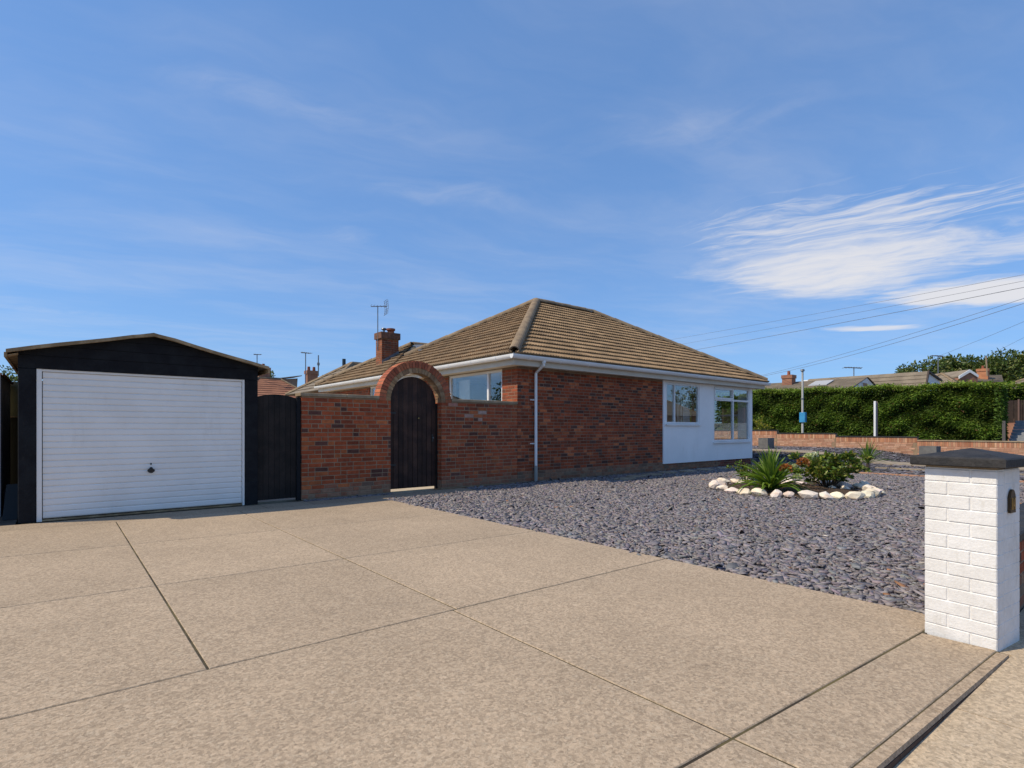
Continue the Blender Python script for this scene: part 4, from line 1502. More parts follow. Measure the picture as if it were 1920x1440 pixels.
def tree(name, base, top_z, rx, ry, label, leaves=2600, leaf=.3, cols=((.05, .085, .02), (.075, .11, .028), (.035, .06, .018)), group=None, clumps=34, trunk_h=.4, shape=1.0, seed=0, rot=0.0):
    r = np.random.default_rng(seed + 100)
    base = Vector(base)
    t = empty(name, base, label, "tree", group)
    H = top_z - base.z
    tk = MB()
    th = H * trunk_h
    tk.tube([base, base + Vector((.05, .03, th * .5)), base + Vector((0, .05, th)), base + Vector((.1, 0, H * .75))], [H * .035, H * .028, H * .02, H * .006], 8)
    cz = base.z + H * (trunk_h * .75 + 1) / 2
    rz = (top_z - (base.z + H * trunk_h * .75)) / 2
    cen = []
    for k in range(clumps):
        v = r.normal(size=3)
        v /= np.linalg.norm(v)
        q = r.uniform(.35, 1.0) ** .5
        c = np.array([base.x + v[0] * rx * q * .85, base.y + v[1] * ry * q * .85, cz + v[2] * rz * q * (.9 if v[2] > 0 else .75)])
        cen.append(c)
        if k % 4 == 0:
            tk.tube([base + Vector((0, 0, th * r.uniform(.7, 1.1))), tuple((np.array(base) + np.array([0, 0, th]) + c) / 2 + r.normal(0, .1, 3)), tuple(c)], [H * .014, H * .008, H * .003], 5)
    tk.build("trunk", M_BARK, t)
    cen = np.array(cen)
    pick = r.integers(0, clumps, leaves)
    v = r.normal(size=(leaves, 3))
    v /= np.linalg.norm(v, axis=1)[:, None]
    rad = np.array([rx, ry, rz]) * .34 * r.uniform(.6, 1.25, clumps)[pick][:, None]
    C = cen[pick] + v * rad * (r.random(leaves)[:, None] ** .4)
    D = v + np.array([0, 0, -.25]) + r.normal(0, .5, (leaves, 3))
    cc = colour_rows(leaves, cols, .35)
    V, F, K = leaf_cloud(C, D, r.uniform(.6, 1.3, leaves) * leaf, r.uniform(.35, .65, leaves) * leaf, cc)
    me = npmesh("crown", V - np.array(base), F, M_LEAF, K)
    o = link("crown", me, t, base)
    return t


def hedge(name, x0, x1, y0, y1, z0, ztop, label, n, faces, leaf=.2, seed=1):
    """clipped conifer hedge: dark core with feathery sprays over its faces; ztop(y) gives the top"""
    r = np.random.default_rng(seed)
    h = empty(name, ((x0 + x1) / 2, (y0 + y1) / 2, z0), label, "hedge")
    core = MB()
    k = 12
    for i in range(k):
        ya, yb = y0 + .2 + (y1 - y0 - .4) * i / k, y0 + .2 + (y1 - y0 - .4) * (i + 1) / k
        core.hexa([(x0 + .45, ya, z0), (x1 - .15, ya, z0), (x1 - .15, yb, z0), (x0 + .45, yb, z0),
                   (x0 + .45, ya, ztop(ya) - .22), (x1 - .15, ya, ztop(ya) - .22), (x1 - .15, yb, ztop(yb) - .22), (x0 + .45, yb, ztop(yb) - .22)])
    core.build("stem_core", pmat("hedge_core", (.012, .022, .006, 1), (.022, .03, .010, 1), 3, .95), h)
    Cs, Ds, Ks, Ls = [], [], [], []
    for f, share in faces:
        m = int(n * share)
        if f == '-x':
            y = r.uniform(y0, y1, m); z = z0 + r.random(m) * (ztop(y) - z0)
            # lumpy clipped surface
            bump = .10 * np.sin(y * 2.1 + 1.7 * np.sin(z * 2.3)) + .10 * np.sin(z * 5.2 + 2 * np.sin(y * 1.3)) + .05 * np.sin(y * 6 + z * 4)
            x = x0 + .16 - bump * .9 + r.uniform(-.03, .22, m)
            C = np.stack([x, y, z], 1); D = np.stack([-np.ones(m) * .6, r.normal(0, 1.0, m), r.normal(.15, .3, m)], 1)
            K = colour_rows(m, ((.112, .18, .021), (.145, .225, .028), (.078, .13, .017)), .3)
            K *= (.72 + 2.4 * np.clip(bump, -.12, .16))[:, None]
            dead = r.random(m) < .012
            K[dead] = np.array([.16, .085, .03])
        elif f == 'top':
            y = r.uniform(y0, y1, m); x = r.uniform(x0, x1, m); z = ztop(y) + r.uniform(-.2, .05, m) + .16 * (r.random(m) ** 9) + .05 * np.sin(y * 5.3) * np.sin(y * 1.7)
            C = np.stack([x, y, z], 1); D = np.stack([r.normal(-.3, .6, m), r.normal(0, .6, m), np.abs(r.normal(.8, .3, m))], 1)
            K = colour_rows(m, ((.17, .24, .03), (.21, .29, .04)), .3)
        else:
            x = r.uniform(x0, x1, m); z = z0 + r.random(m) * (ztop(y0) - z0)
            y = y0 + .1 + r.uniform(-.08, .2, m)
            C = np.stack([x, y, z], 1); D = np.stack([r.normal(0, .7, m), -np.ones(m), r.normal(-.1, .4, m)], 1)
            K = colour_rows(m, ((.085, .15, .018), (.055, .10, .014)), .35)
        Cs.append(C); Ds.append(D); Ks.append(K); Ls.append(r.uniform(.5, 1.5, m) * leaf)
    C, D, K, L = map(np.concatenate, (Cs, Ds, Ks, Ls))
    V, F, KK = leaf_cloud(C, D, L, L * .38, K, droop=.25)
    o = link("foliage", npmesh("foliage", V - np.array(WLOC[h.name]), F, M_CONIF, KK), h, WLOC[h.name])
    tag(o, kind="stuff")
    return h


def strap_leaf(L, w, a0, a1, col, tipcol, seg=8):
    """sword-shaped leaf in the local x/z plane, starting at elevation a0 and bending to a1"""
    V, K = [], []
    x = z = 0.0
    for k in range(seg + 1):
        t = k / seg
        a = a0 + (a1 - a0) * t ** 1.6
        ww = w * (0.45 + 1.1 * t) if t < .5 else w * (1 - ((t - .5) / .5) ** 1.7)
        ww = max(ww, .001)
        nx, nz = -math.sin(a), math.cos(a)
        V += [(x + nx * ww * .35, -ww / 2, z + nz * ww * .35), (x, 0, z), (x + nx * ww * .35, ww / 2, z + nz * ww * .35)]
        c = [col[i] * (1 - t) + tipcol[i] * t for i in range(3)]
        K += [c, [q * .85 for q in c], c]
        x += math.cos(a) * L / seg
        z += math.sin(a) * L / seg
    F = []
    for k in range(seg):
        i = 3 * k
        F += [(i, i + 3, i + 4, i + 1), (i + 1, i + 4, i + 5, i + 2)]
    return npmesh("leaf", np.array(V), np.array(F), M_LEAF, np.array(K), smooth=True)


def cordyline(name, base, n, L, label, trunk=.0, w=.035, seed=1, spread=1.0):
    r = random.Random(seed)
    t = empty(name, base, label, "plant")
    base = Vector(base)
    stem = MB().tube([base + Vector((0, 0, -.03)), base + Vector((.01, 0, .06 + trunk))], [.05, .04], 8)
    stem.build("stem", M_BARK, t)
    kinds = []
    for k in range(8):
        a0 = RAD(88 - 9 * k)
        a1 = a0 - RAD(16 + 9.5 * k) * spread
        g1 = (.13, .22, .03) if k % 2 else (.20, .30, .045)
        kinds.append(strap_leaf(1.0, w / L, a0, a1, tuple(c * .8 for c in g1), g1))
    for i in range(n):
        q = min(int((i / n) * 8), 7)
        az = i * 2.399 + r.uniform(-.3, .3)
        s = L * r.uniform(.75, 1.12)
        M = Matrix.Translation(base + Vector((0, 0, .05 + trunk - .004 * q))) @ Matrix.Rotation(az, 4, 'Z') @ Matrix.Rotation(RAD(r.uniform(-8, 8)), 4, 'X') @ Matrix.Scale(s, 4)
        inst("leaf", kinds[q], t, M)
    return t


def shrub(name, base, rx, rz, n, label, cols, leaf=.09, stems=9, seed=1, wratio=.5):
    r = np.random.default_rng(seed)
    base = Vector(base)
    t = empty(name, base, label, "shrub")
    st = MB()
    tips = []
    for k in range(stems):
        a = k * 2.4 + r.uniform(-.3, .3)
        q = r.uniform(.3, 1.0)
        tip = base + Vector((math.cos(a) * rx * q, math.sin(a) * rx * q, rz * r.uniform(.6, 1.0) * (1.05 - .35 * q)))
        midp = base + (tip - base) * .55 + Vector((0, 0, rz * .12))
        st.tube([base + Vector((math.cos(a) * .05, math.sin(a) * .05, -.02)), midp, tip], [.012, .009, .004], 5)
        for f in np.linspace(.35, 1, 6):
            p = (base * (1 - f) * (1 - f) + midp * 2 * f * (1 - f) + tip * f * f)
            tips.append(np.array(p) + r.normal(0, .03, 3))
    st.build("stem", M_BARK, t)
    tips = np.array(tips)
    pick = r.integers(0, len(tips), n)
    v = r.normal(size=(n, 3))
    v[:, 2] = np.abs(v[:, 2]) * .6
    v /= np.linalg.norm(v, axis=1)[:, None]
    C = tips[pick] + v * r.uniform(.0, .07, n)[:, None]
    cen = np.array(base) + np.array([0, 0, rz * .3])
    D = (C - cen) * .7 / max(rx, .1) + v * .7
    K = colour_rows(n, cols, .35)
    V, F, KK = leaf_cloud(C, D, r.uniform(.6, 1.3, n) * leaf, r.uniform(.8, 1.2, n) * leaf * wratio, K, droop=.15)
    o = link("foliage", npmesh("foliage", V - np.array(base), F, M_LEAF, KK), t, base)
    tag(o, kind="stuff")
    return t


def flower(parent, p, rad, c1, c2, n=90, seed=1):
    """domed flower head of many small petals"""
    r = np.random.default_rng(seed)
    v = r.normal(size=(n, 3)); v /= np.linalg.norm(v, axis=1)[:, None]
    v[:, 2] = np.where(v[:, 2] < -.4, -v[:, 2], v[:, 2])
    C = np.array(p) + v * rad * np.array([.8, .8, .6])
    V, F, K = leaf_cloud(C, v + r.normal(0, .6, (n, 3)), np.full(n, rad * .55), np.full(n, rad * .5), colour_rows(n, (c1, c2), .25))
    return link("flower_head", npmesh("flower_head", V - np.array(p), F, M_LEAF, K), parent, p)


# ---------------------------------------------------------------- round flower bed edged with white rocks
fb_ = empty("flower_bed", (BED[0], BED[1], 0), "round soil flower bed ringed with white rocks in the slate", "flower bed")
m = MB()
rings, segs = 7, 36
m.v = [(BED[0], BED[1], .07)]
for i in range(1, rings + 1):
    for k in range(segs):
        a = 2 * math.pi * k / segs
        R = BED[2] * i / rings
        m.v.append((BED[0] + R * math.cos(a), BED[1] + R * math.sin(a), .075 - .085 * (i / rings) ** 2 + rnd.uniform(-.014, .014)))
m.f = [(0, 1 + k, 1 + (k + 1) % segs) for k in range(segs)]
for i in range(rings - 1):
    q, p = 1 + i * segs, 1 + (i + 1) * segs
    m.f += [(q + k, p + k, p + (k + 1) % segs, q + (k + 1) % segs) for k in range(segs)]
m.c = [None] * len(m.f)
m.build("soil", M_SOIL, fb_, smooth=True)


def rock(seed):
    import bmesh
    r = random.Random(seed)
    bm = bmesh.new()
    bmesh.ops.create_icosphere(bm, subdivisions=2, radius=1.0)
    planes = [(Vector((r.gauss(0, 1), r.gauss(0, 1), r.gauss(0, 1))).normalized(), r.uniform(.55, .85)) for _ in range(9)]
    for v in bm.verts:
        for nn, d in planes:
            h = v.co.dot(nn) - d
            if h > 0: v.co -= nn * h
        v.co *= r.uniform(.96, 1.04)
    me = bpy.data.meshes.new("edging_stone")
    bm.to_mesh(me)
    bm.free()
    me.materials.append(M_STONE)
    return me


ROCKS = [rock(50 + k) for k in range(6)]
a = 0.0
k = 0
while a < 2 * math.pi - .09:
    L_ = rnd.uniform(.10, .21)
    R = BED[2] + rnd.uniform(-.05, .05)
    a += L_ / R
    c = (BED[0] + R * math.cos(a), BED[1] + R * math.sin(a))
    s = rnd.uniform(.065, .10)
    M = Matrix.Translation((c[0], c[1], s * .62)) @ Matrix.Rotation(a + math.pi / 2 + rnd.uniform(-.3, .3), 4, 'Z') @ Matrix.Rotation(rnd.uniform(-.25, .25), 4, 'X') @ Matrix.Diagonal((L_ * 1.02, rnd.uniform(.12, .17), s, 1)) @ Matrix.Rotation(rnd.choice((0, 1.57, 3.14)), 4, 'Z')
    q = rnd.uniform(.86, 1.08)
    inst("edging_stone", ROCKS[k % 6], fb_, M, (q, q * rnd.uniform(.9, 1.02), q * rnd.uniform(.8, 1.04), 1))
    a += L_ / R - .004
    k += 1
for (sx_, sy_, s) in ((1390, 905, .10), (1403, 896, .09), (1352, 902, .13), (1618, 912, .16), (1630, 918, .14), (1640, 926, .11), (1560, 914, .09), (1584, 916, .10), (1470, 906, .10)):
    p = ground_pt(sx_, sy_ + 4)
    inst("edging_stone", ROCKS[k % 6], fb_, Matrix.Translation((p.x, p.y, s * .45)) @ Matrix.Rotation(rnd.uniform(0, 6), 4, 'Z') @ Matrix.Diagonal((s, s * .8, s * .6, 1)), (1, .96, .9, 1))
    k += 1
# bark chips on the soil
n = 500
C = np.stack([BED[0] + rng.normal(0, .55, n), BED[1] + rng.normal(0, .55, n), np.full(n, .075)], 1)
C[:, 2] -= .085 * ((C[:, 0] - BED[0]) ** 2 + (C[:, 1] - BED[1]) ** 2) / BED[2] ** 2 - rng.uniform(0, .012, n)
kk = np.hypot(C[:, 0] - BED[0], C[:, 1] - BED[1]) < BED[2] - .15
C = C[kk]; n = len(C)
V, F, K = leaf_cloud(C, rng.normal(size=(n, 3)) * np.array([1, 1, .15]), rng.uniform(.03, .07, n), rng.uniform(.015, .03, n), colour_rows(n, ((.16, .09, .05), (.22, .14, .09), (.07, .045, .03)), .3))
o = link("bark_chip", npmesh("bark_chip", V - np.array(WLOC[fb_.name]), F, M_CONIF, K), fb_, WLOC[fb_.name]); tag(o, kind="stuff")

cordyline("cordyline", ground_pt(1445, 925), 104, .76, "bushy green cordyline with arching sword leaves in the rock ringed flower bed", .02, .066, 3, 1.0)
sh_c = ground_pt(1552, 916)
hyd = shrub("flowering_shrub", sh_c, .82, .84, 4200, "dense glossy green shrub with fading flower heads in the flower bed", ((.09, .15, .026), (.135, .215, .036), (.24, .28, .055), (.06, .10, .02), (.22, .20, .05)), .095, 24, 5, .55)
hyd['category'] = "shrub"
c_ = 10.6
for i, (fx, fy, d_, rr, ca_, cb2) in enumerate(((1474, 879, 9.9, .095, (.40, .15, .035), (.28, .10, .03)), (1506, 868, 10.3, .10, (.38, .14, .04), (.26, .10, .03)), (1495, 895, 9.8, .07, (.42, .46, .20), (.34, .40, .16)), (1516, 856, 11.0, .075, (.62, .64, .36), (.5, .55, .28)), (1527, 853, 11.1, .06, (.75, .75, .62), (.65, .66, .5)), (1489, 875, 10.0, .05, (.48, .5, .22), (.4, .42, .2)), (1592, 875, 10.7, .05, (.6, .55, .45), (.5, .42, .3)))):
    flower(hyd, at_depth(fx, fy, d_), rr, ca_, cb2, 90, 70 + i)
shrub("leafy_shrub", ground_pt(1402, 908), .55, .60, 620, "small light green shrub with thin leafy shoots behind the cordyline", ((.10, .17, .025), (.07, .125, .02), (.16, .16, .03)), .075, 9, 8, .5)
cordyline("cordyline", ground_pt(1627, 880), 46, .72, "small spiky cordyline standing alone in the slate beyond the flower bed", .14, .035, 6, .75)

# ---------------------------------------------------------------- planters
M_PLANT = pmat("grey_planter", (.17, .165, .155, 1), (.13, .125, .12, 1), 5, .8, .3, 60)


def planter(x, y, w, d, h, label):
    z = float(gz(x, y))
    t = empty("planter", (x, y, z), label, "planter", "grey box planters at the path")
    m = MB()
    b = .04
    m.box(x - w / 2, x + w / 2, y - d / 2, y - d / 2 + b, z, z + h).box(x - w / 2, x + w / 2, y + d / 2 - b, y + d / 2, z, z + h)
    m.box(x - w / 2, x - w / 2 + b, y - d / 2 + b, y + d / 2 - b, z, z + h).box(x + w / 2 - b, x + w / 2, y - d / 2 + b, y + d / 2 - b, z, z + h)
    m.build("box_body", M_PLANT, t)
    MB().box(x - w / 2 + b, x + w / 2 - b, y - d / 2 + b, y + d / 2 - b, z + .05, z + h - .05).build("soil", M_SOIL, t)
    return t


planter(25.1, 11.95, .62, .44, .46, "small grey box planter beside the white corner of the bungalow")
planter(24.75, 5.72, .60, .52, .58, "grey box planter showing above the white pillar's dark cap")

# ---------------------------------------------------------------- front boundary wall, stepped
fw_ = empty("stepped_boundary_wall", (28.9, 10, 0), "low orange brick front boundary wall stepping down under dark coping", "wall")
WX = 28.8
M_OB = pmat("orange_brick", (1, 1, 1, 1), (.85, .84, .82, 1), 6, .85, .4, 80, var='col', fine=.15, fscale=60)
segs_ = [(-1.0, 7.11, .74, 0.0), (7.11, 10.36, .885, .10), (10.36, 13.15, 1.02, .25), (13.15, 22.0, 1.17, .25)]
for i, (ya, yb, zt, zb) in enumerate(segs_):
    MB().box(WX, WX + .22, ya + .003, yb - .003, -.2, zt - .045).build("mortar_core", M_MORTAR, fw_)
    br = MB()
    y = ya + .01
    while y < yb - .06:                    # soldier course on top
        c = jit(rnd.choice(((.50, .235, .125), (.42, .18, .10), (.58, .33, .20), (.46, .22, .13))), .18)
        br.box(WX - .008, WX + .05, y, y + .062, zt - .045 - .222, zt - .048, c)
        y += .073
    z = zt - .045 - .222 - .075
    while z > -.05:
        y = ya + .01 + (rnd.random() * .2)
        while y < yb - .1:
            c = jit(rnd.choice(((.50, .27, .17), (.46, .24, .15), (.56, .33, .22))), .12)
            w = min(.215, yb - .01 - y)
            br.box(WX - .008, WX + .05, y, y + w, z, z + .065, c)
            y += .225
        z -= .075
    br.build("brick_courses", M_OB, fw_, kind="stuff")
    MB().cbox(WX - .035, WX + .25, ya + .002, yb - .002, zt - .043, zt, .008).build("coping_stone", M_DCOPE if i else M_COPE, fw_)

# ---------------------------------------------------------------- hedge, posts, steps and fence across the way
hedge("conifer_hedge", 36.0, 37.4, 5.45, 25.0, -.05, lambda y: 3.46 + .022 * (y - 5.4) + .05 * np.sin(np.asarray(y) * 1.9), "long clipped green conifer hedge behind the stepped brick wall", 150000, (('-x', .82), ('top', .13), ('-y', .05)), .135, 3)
hedge("conifer_hedge", 39.6, 41.0, -4.0, 7.6, 1.8, lambda y: 3.62 + .05 * np.sin(np.asarray(y) * 2.1), "shorter conifer hedge hanging over the dark board fence by the grey steps", 9000, (('-x', .8), ('top', .2)), .24, 4)
lp = empty("lamp_post", (30.5, 12.6, 0), "slim pale metal post with blue notice box standing before the hedge", "post")
PXY = (30.6, 12.62)
MB().tube([(PXY[0], PXY[1], .0), (PXY[0], PXY[1], 1.5), (PXY[0], PXY[1], 4.28)], [.062, .058, .050], 10).build("post_shaft", pmat("pale_post", (.50, .49, .45, 1), (.40, .39, .36, 1), 3, .5), lp)
MB().tube([(PXY[0], PXY[1], 4.28), (PXY[0], PXY[1], 4.31), (PXY[0], PXY[1], 4.41)], [.05, .11, .09], 10).build("lamp_head", M_METAL, lp)
MB().tube([(PXY[0], PXY[1], 2.80), (PXY[0], PXY[1], 2.87)], .075, 10).build("clamp_band", M_METAL, lp)
MB().cbox(PXY[0] - .11, PXY[0] + .11, PXY[1] - .17, PXY[1] + .13, 1.58, 2.10, .02).build("notice_box", pmat("blue_plastic", (.05, .30, .55, 1), (.04, .24, .46, 1), 4, .4, spec=.5), lp)
wp = empty("marker_post", (30.6, 9.26, 0), "plain square white post standing before the hedge", "post")
MB().cbox(30.56, 30.65, 9.21, 9.30, -.05, 2.57, .01).build("post_shaft", M_UPVC, wp)
MB().box(30.66, 30.72, 9.17, 9.23, -.05, 2.55).build("post_stay", pmat("pinkish_timber", (.30, .2, .17, 1), rough=.8), wp)
stp = empty("garden_steps", (37.6, 4.2, 0), "grey stone steps climbing beside the end of the hedge", "steps")
M_GSTEP = pmat("grey_step", (.27, .28, .29, 1), (.20, .21, .22, 1), 5, .8)
for k in range(11):
    MB().cbox(35.6 + k * .28, 39.2, -3.5, 5.25, .0 + k * .15 + .003, .147 + k * .15, .012).build("step", M_GSTEP, stp)
fn = empty("board_fence", (39.4, 2.5, 1.6), "dark brown board fence behind the grey steps", "fence")
for k in range(32):
    y = -3.4 + k * .34
    MB().box(39.35, 39.40, y, y + .325, 1.55, 2.75).build("board", pmat("fence_dark", (.045, .030, .024, 1), (.03, .02, .017, 1), 4, .8), fn)
for k in range(7):
    MB().box(39.29, 39.345, -3.3 + k * 1.7, -3.3 + k * 1.7 + .07, 1.55, 2.80).build("fence_post", pmat("fence_post", (.16, .10, .085, 1), rough=.8), fn)
MB().box(35.98, 36.08, 5.28, 5.40, 0, 1.62).build("hedge_post", pmat("grey_post", (.10, .09, .085, 1), rough=.8), None, "thin dark post at the end of the long hedge", "post")
shrub("golden_shrub", (30.0, 14.6, .30), .55, 1.75, 700, "yellow green upright shrub at the near end of the hedge by the house corner", ((.30, .27, .03), (.22, .24, .03), (.16, .2, .03)), .16, 14, 21, .35)

# ---------------------------------------------------------------- neighbouring houses
M_FROOF = pmat("far_tile_brown", (.25, .205, .15, 1), (.19, .155, .115, 1), 1.2, .92, fine=.12, fscale=9)
M_FRED = pmat("far_tile_red", (.36, .165, .095, 1), (.28, .125, .075, 1), 1.2, .92, fine=.12, fscale=9)
M_FBRICK = pmat("far_brick", (.36, .18, .11, 1), (.28, .13, .085, 1), 1.5, .9, fine=.15, fscale=14)
M_FWHITE = pmat("far_render", (.72, .72, .70, 1), (.64, .64, .63, 1), 1, .8)
M_PANE = pmat("far_pane", (.05, .06, .075, 1), rough=.12, spec=.6)


def courses(mb, A, B, C, D, gauge=.32, lift=.035):
    """overlapping tile courses on a slope (eaves A->B, top D->C)"""
    A, B, C, D = map(Vector, (A, B, C, D))
    H = ((D + C) / 2 - (A + B) / 2).length
    n = max(2, int(H / gauge))
    nr = (B - A).cross(D - A) if (D - A).length > .01 else (B - A).cross(C - A)
    nr.normalize()
    for k in range(n):
        t0, t1 = k / n, (k + 1) / n
        p0, q0 = A + (D - A) * t0, B + (C - B) * t0
        p1, q1 = A + (D - A) * t1, B + (C - B) * t1
        mb.poly([p0 + nr * lift, q0 + nr * lift, q1, p1])
        mb.poly([p0, q0, q0 + nr * lift, p0 + nr * lift])


def hip_house(name, x0, x1, y0, y1, ze, zr, label, wallm, roofm, ridge_along='x', over=.35, run=None, z0=0):
    h = empty(name, ((x0 + x1) / 2, (y0 + y1) / 2, z0), label, "house")
    MB().box(x0, x1, y0, y1, z0, ze).build("wall", wallm, h)
    a, b, c, d = (x0 - over, y0 - over, ze), (x1 + over, y0 - over, ze), (x1 + over, y1 + over, ze), (x0 - over, y1 + over, ze)
    if ridge_along == 'x':
        r_ = run or (y1 - y0) / 2
        e, f = (x0 - over + r_, (y0 + y1) / 2, zr), (x1 + over - r_, (y0 + y1) / 2, zr)
        fs = ((a, b, f, e), (b, c, f, f), (c, d, e, f), (d, a, e, e))
    else:
        r_ = run or (x1 - x0) / 2
        e, f = ((x0 + x1) / 2, y0 - over + r_, zr), ((x0 + x1) / 2, y1 + over - r_, zr)
        fs = ((a, b, e, e), (b, c, f, e), (c, d, f, f), (d, a, e, f))
    m = MB()
    for q in fs: courses(m, *q)
    m.poly([d, c, b, a])
    rf = m.build("roof", roofm, h)
    rd = MB()
    for p, q in ((a, e), (d, e if ridge_along == 'x' else f), (b, f if ridge_along == 'x' else e), (c, f), (e, f)):
        if (Vector(p) - Vector(q)).length > .05:
            rd.tube([Vector(p) + Vector((0, 0, .02)), Vector(q) + Vector((0, 0, .02))], .10, 6)
    rd.build("ridge", M_RIDGE, rf)
    return h


def stack(parent, x0, x1, y0, y1, z0, z1, mat=M_FBRICK, pots=2):
    c = MB().box(x0, x1, y0, y1, z0, z1).box(x0 - .05, x1 + .05, y0 - .05, y1 + .05, z1 - .25, z1 + .02).build("chimney", mat, parent)
    for k in range(pots):
        x = x0 + (x1 - x0) * (k + .5) / pots
        MB().tube([(x, (y0 + y1) / 2, z1), (x, (y0 + y1) / 2, z1 + .35)], [.13, .11], 8).build("chimney_pot", M_POT, c)
    return c


# next bungalow along on the left, its hip showing over the garden wall
nb_ = hip_house("neighbour_bungalow", 8.85, 16.0, 22.6, 27.05, 2.85, 4.30, "next bungalow's brown hipped roof peeping over the garden wall coping", M_FBRICK, M_FROOF)
MB().tube([at_depth(645, 706, 27), at_depth(645, 690, 27), at_depth(645, 673, 27)], [.085, .085, .085], 10).build("flue_pipe", pmat("blue_black_flue", (.02, .035, .05, 1), rough=.4), nb_)
# orange-red tiled house between garage and garden wall
p = at_depth(512, 742, 46)
rh = hip_house("red_roofed_house", p.x - 4.2, p.x + 3.6, p.y - 3.4, p.y + 3.4, 2.8, 5.45, "house with orange red hipped roof seen above the side gate", M_FBRICK, M_FRED, 'x')
q = at_depth(494, 712, 46)
stack(rh, q.x - .45, q.x + .45, q.y - .3, q.y + .3, 3.5, at_depth(494, 690, 46).z, pots=1)
q = at_depth(532, 706, 52)
fd_ = empty("flat_roofed_loft", (q.x, q.y, 0), "pale flat roofed loft extension behind the orange red roof", "house")
MB().prism([(q.x - .9, q.y, 0), (q.x + .9, q.y, 0), (q.x + 1.3, q.y, q.z - .1), (q.x - 1.0, q.y, q.z - .35)], (0, 2, 0)).build("wall", M_FROOF, fd_)
MB().hexa([(q.x - 1.4, q.y - .3, q.z - .42), (q.x + 1.6, q.y - .3, q.z + .12), (q.x + 1.6, q.y + 2.2, q.z + .12), (q.x - 1.4, q.y + 2.2, q.z - .42), (q.x - 1.4, q.y - .3, q.z - .34), (q.x + 1.6, q.y - .3, q.z + .2), (q.x + 1.6, q.y + 2.2, q.z + .2), (q.x - 1.4, q.y + 2.2, q.z - .34)]).build("roof", M_FLAG, fd_)
# house with the tall chimney behind
q = at_depth(588, 722, 44)
th_ = hip_house("chimney_house", q.x - 3, q.x + 4, q.y + .6, q.y + 7, 2.6, 4.5, "house with a tall brick chimney standing behind the next bungalow", M_FBRICK, M_FROOF)
stack(th_, q.x - .42, q.x + .42, q.y + .2, q.y + .8, 2.0, at_depth(588, 695, 44).z, pots=2)
aerial("tv_aerial", at_depth(573, 735, 42), at_depth(573, 662, 42), 0, "slim television aerial on a tall pole left of the distant chimney", False, 1.3, RAD(20), .035)
aerial("tv_aerial", at_depth(482, 700, 45), at_depth(482, 665, 45), 0, "small television aerial rising just beyond the garage roof corner", False, .9, RAD(10), .035)
MB().tube([at_depth(597, 705, 44), at_depth(597, 666, 44)], .045, 6).tube([at_depth(597, 685, 44), at_depth(597, 680, 44)], .1, 6).build("vent_pole", M_METAL, None, "thin dark pole rising beside the distant chimney pots", "pole")

# houses behind the hedge
hA = empty("hedge_house", (46, 18, 0), "brown roofed house with rooflight and white half gable behind the hedge", "house")
MB().box(42.5, 49.0, 14.5, 24.5, 0, 3.6).build("wall", M_FBRICK, hA)
m = MB()
zr = 5.06
courses(m, (41.6, 24.8, 3.75), (41.6, 14.35, 3.75), (46, 14.35, zr), (46, 22.3, zr))
courses(m, (50.4, 14.35, 3.75), (50.4, 24.8, 3.75), (46, 22.3, zr), (46, 14.35, zr))
courses(m, (50.4, 24.8, 3.75), (41.6, 24.8, 3.75), (46, 22.3, zr), (46, 22.3, zr))
rf = m.build("roof", M_FROOF, hA)
MB().prism([(41.9, 14.42, 3.7), (50, 14.42, 3.7), (46, 14.42, zr - .07)], (0, .1, 0)).build("gable", M_FWHITE, hA)
w_ = MB().box(44.9, 45.9, 14.36, 14.41, 4.3, 4.62).build("window", M_UPVC, hA)
MB().box(44.97, 45.37, 14.345, 14.358, 4.35, 4.58).build("pane", M_PANE, w_)
MB().box(45.43, 45.83, 14.345, 14.358, 4.35, 4.58).build("pane", M_PANE, w_)
sk = lambda x: 3.75 + (x - 41.6) / 4.4 * (zr - 3.75) + .05
for (ya, yb, xa, xb) in ((16.4, 17.7, 43.9, 45.3), (21.4, 21.9, 43.5, 44.6)):
    MB().hexa([(xa, ya, sk(xa)), (xb, ya, sk(xb)), (xb, yb, sk(xb)), (xa, yb, sk(xa)), (xa, ya, sk(xa) + .06), (xb, ya, sk(xb) + .06), (xb, yb, sk(xb) + .06), (xa, yb, sk(xa) + .06)]).build("rooflight", pmat("rooflight_glass", (.42, .42, .42, 1), rough=.5, spec=.4), rf)
q = at_depth(1479, 728, 44)
stack(hA, q.x - .35, q.x + .35, q.y - .38, q.y + .38, 3.0, at_depth(1479, 704, 44).z, pots=1)
hB = empty("mansard_house", (48.8, 15, 0), "long brown tiled house with steep roof and white window end behind the hedge", "house")
m = MB()
courses(m, (46.9, 20.3, 3.4), (46.9, 11.2, 3.4), (48, 11.2, 5.37), (48, 19.3, 5.37))
courses(m, (51.6, 11.2, 4.9), (51.6, 20.3, 4.9), (48, 19.3, 5.37), (48, 11.2, 5.37), .5)
rfB = m.build("roof", M_FROOF, hB)
MB().prism([(47.0, 11.25, 0), (51.3, 11.25, 0), (51.3, 11.25, 4.86), (48, 11.25, 5.30), (47.0, 11.25, 3.5)], (0, 8.5, 0)).build("wall", M_FWHITE, hB)
for bp in ([(46.85, 11.12, 3.4), (47.0, 11.12, 3.4), (48.05, 11.12, 5.28), (47.95, 11.12, 5.42)], [(48.06, 11.12, 5.28), (51.5, 11.12, 4.82), (51.5, 11.12, 4.95), (47.96, 11.12, 5.425)]):
    MB().prism(bp, (0, .1, 0)).build("barge_board", pmat("brown_barge", (.05, .035, .03, 1), rough=.7), hB)
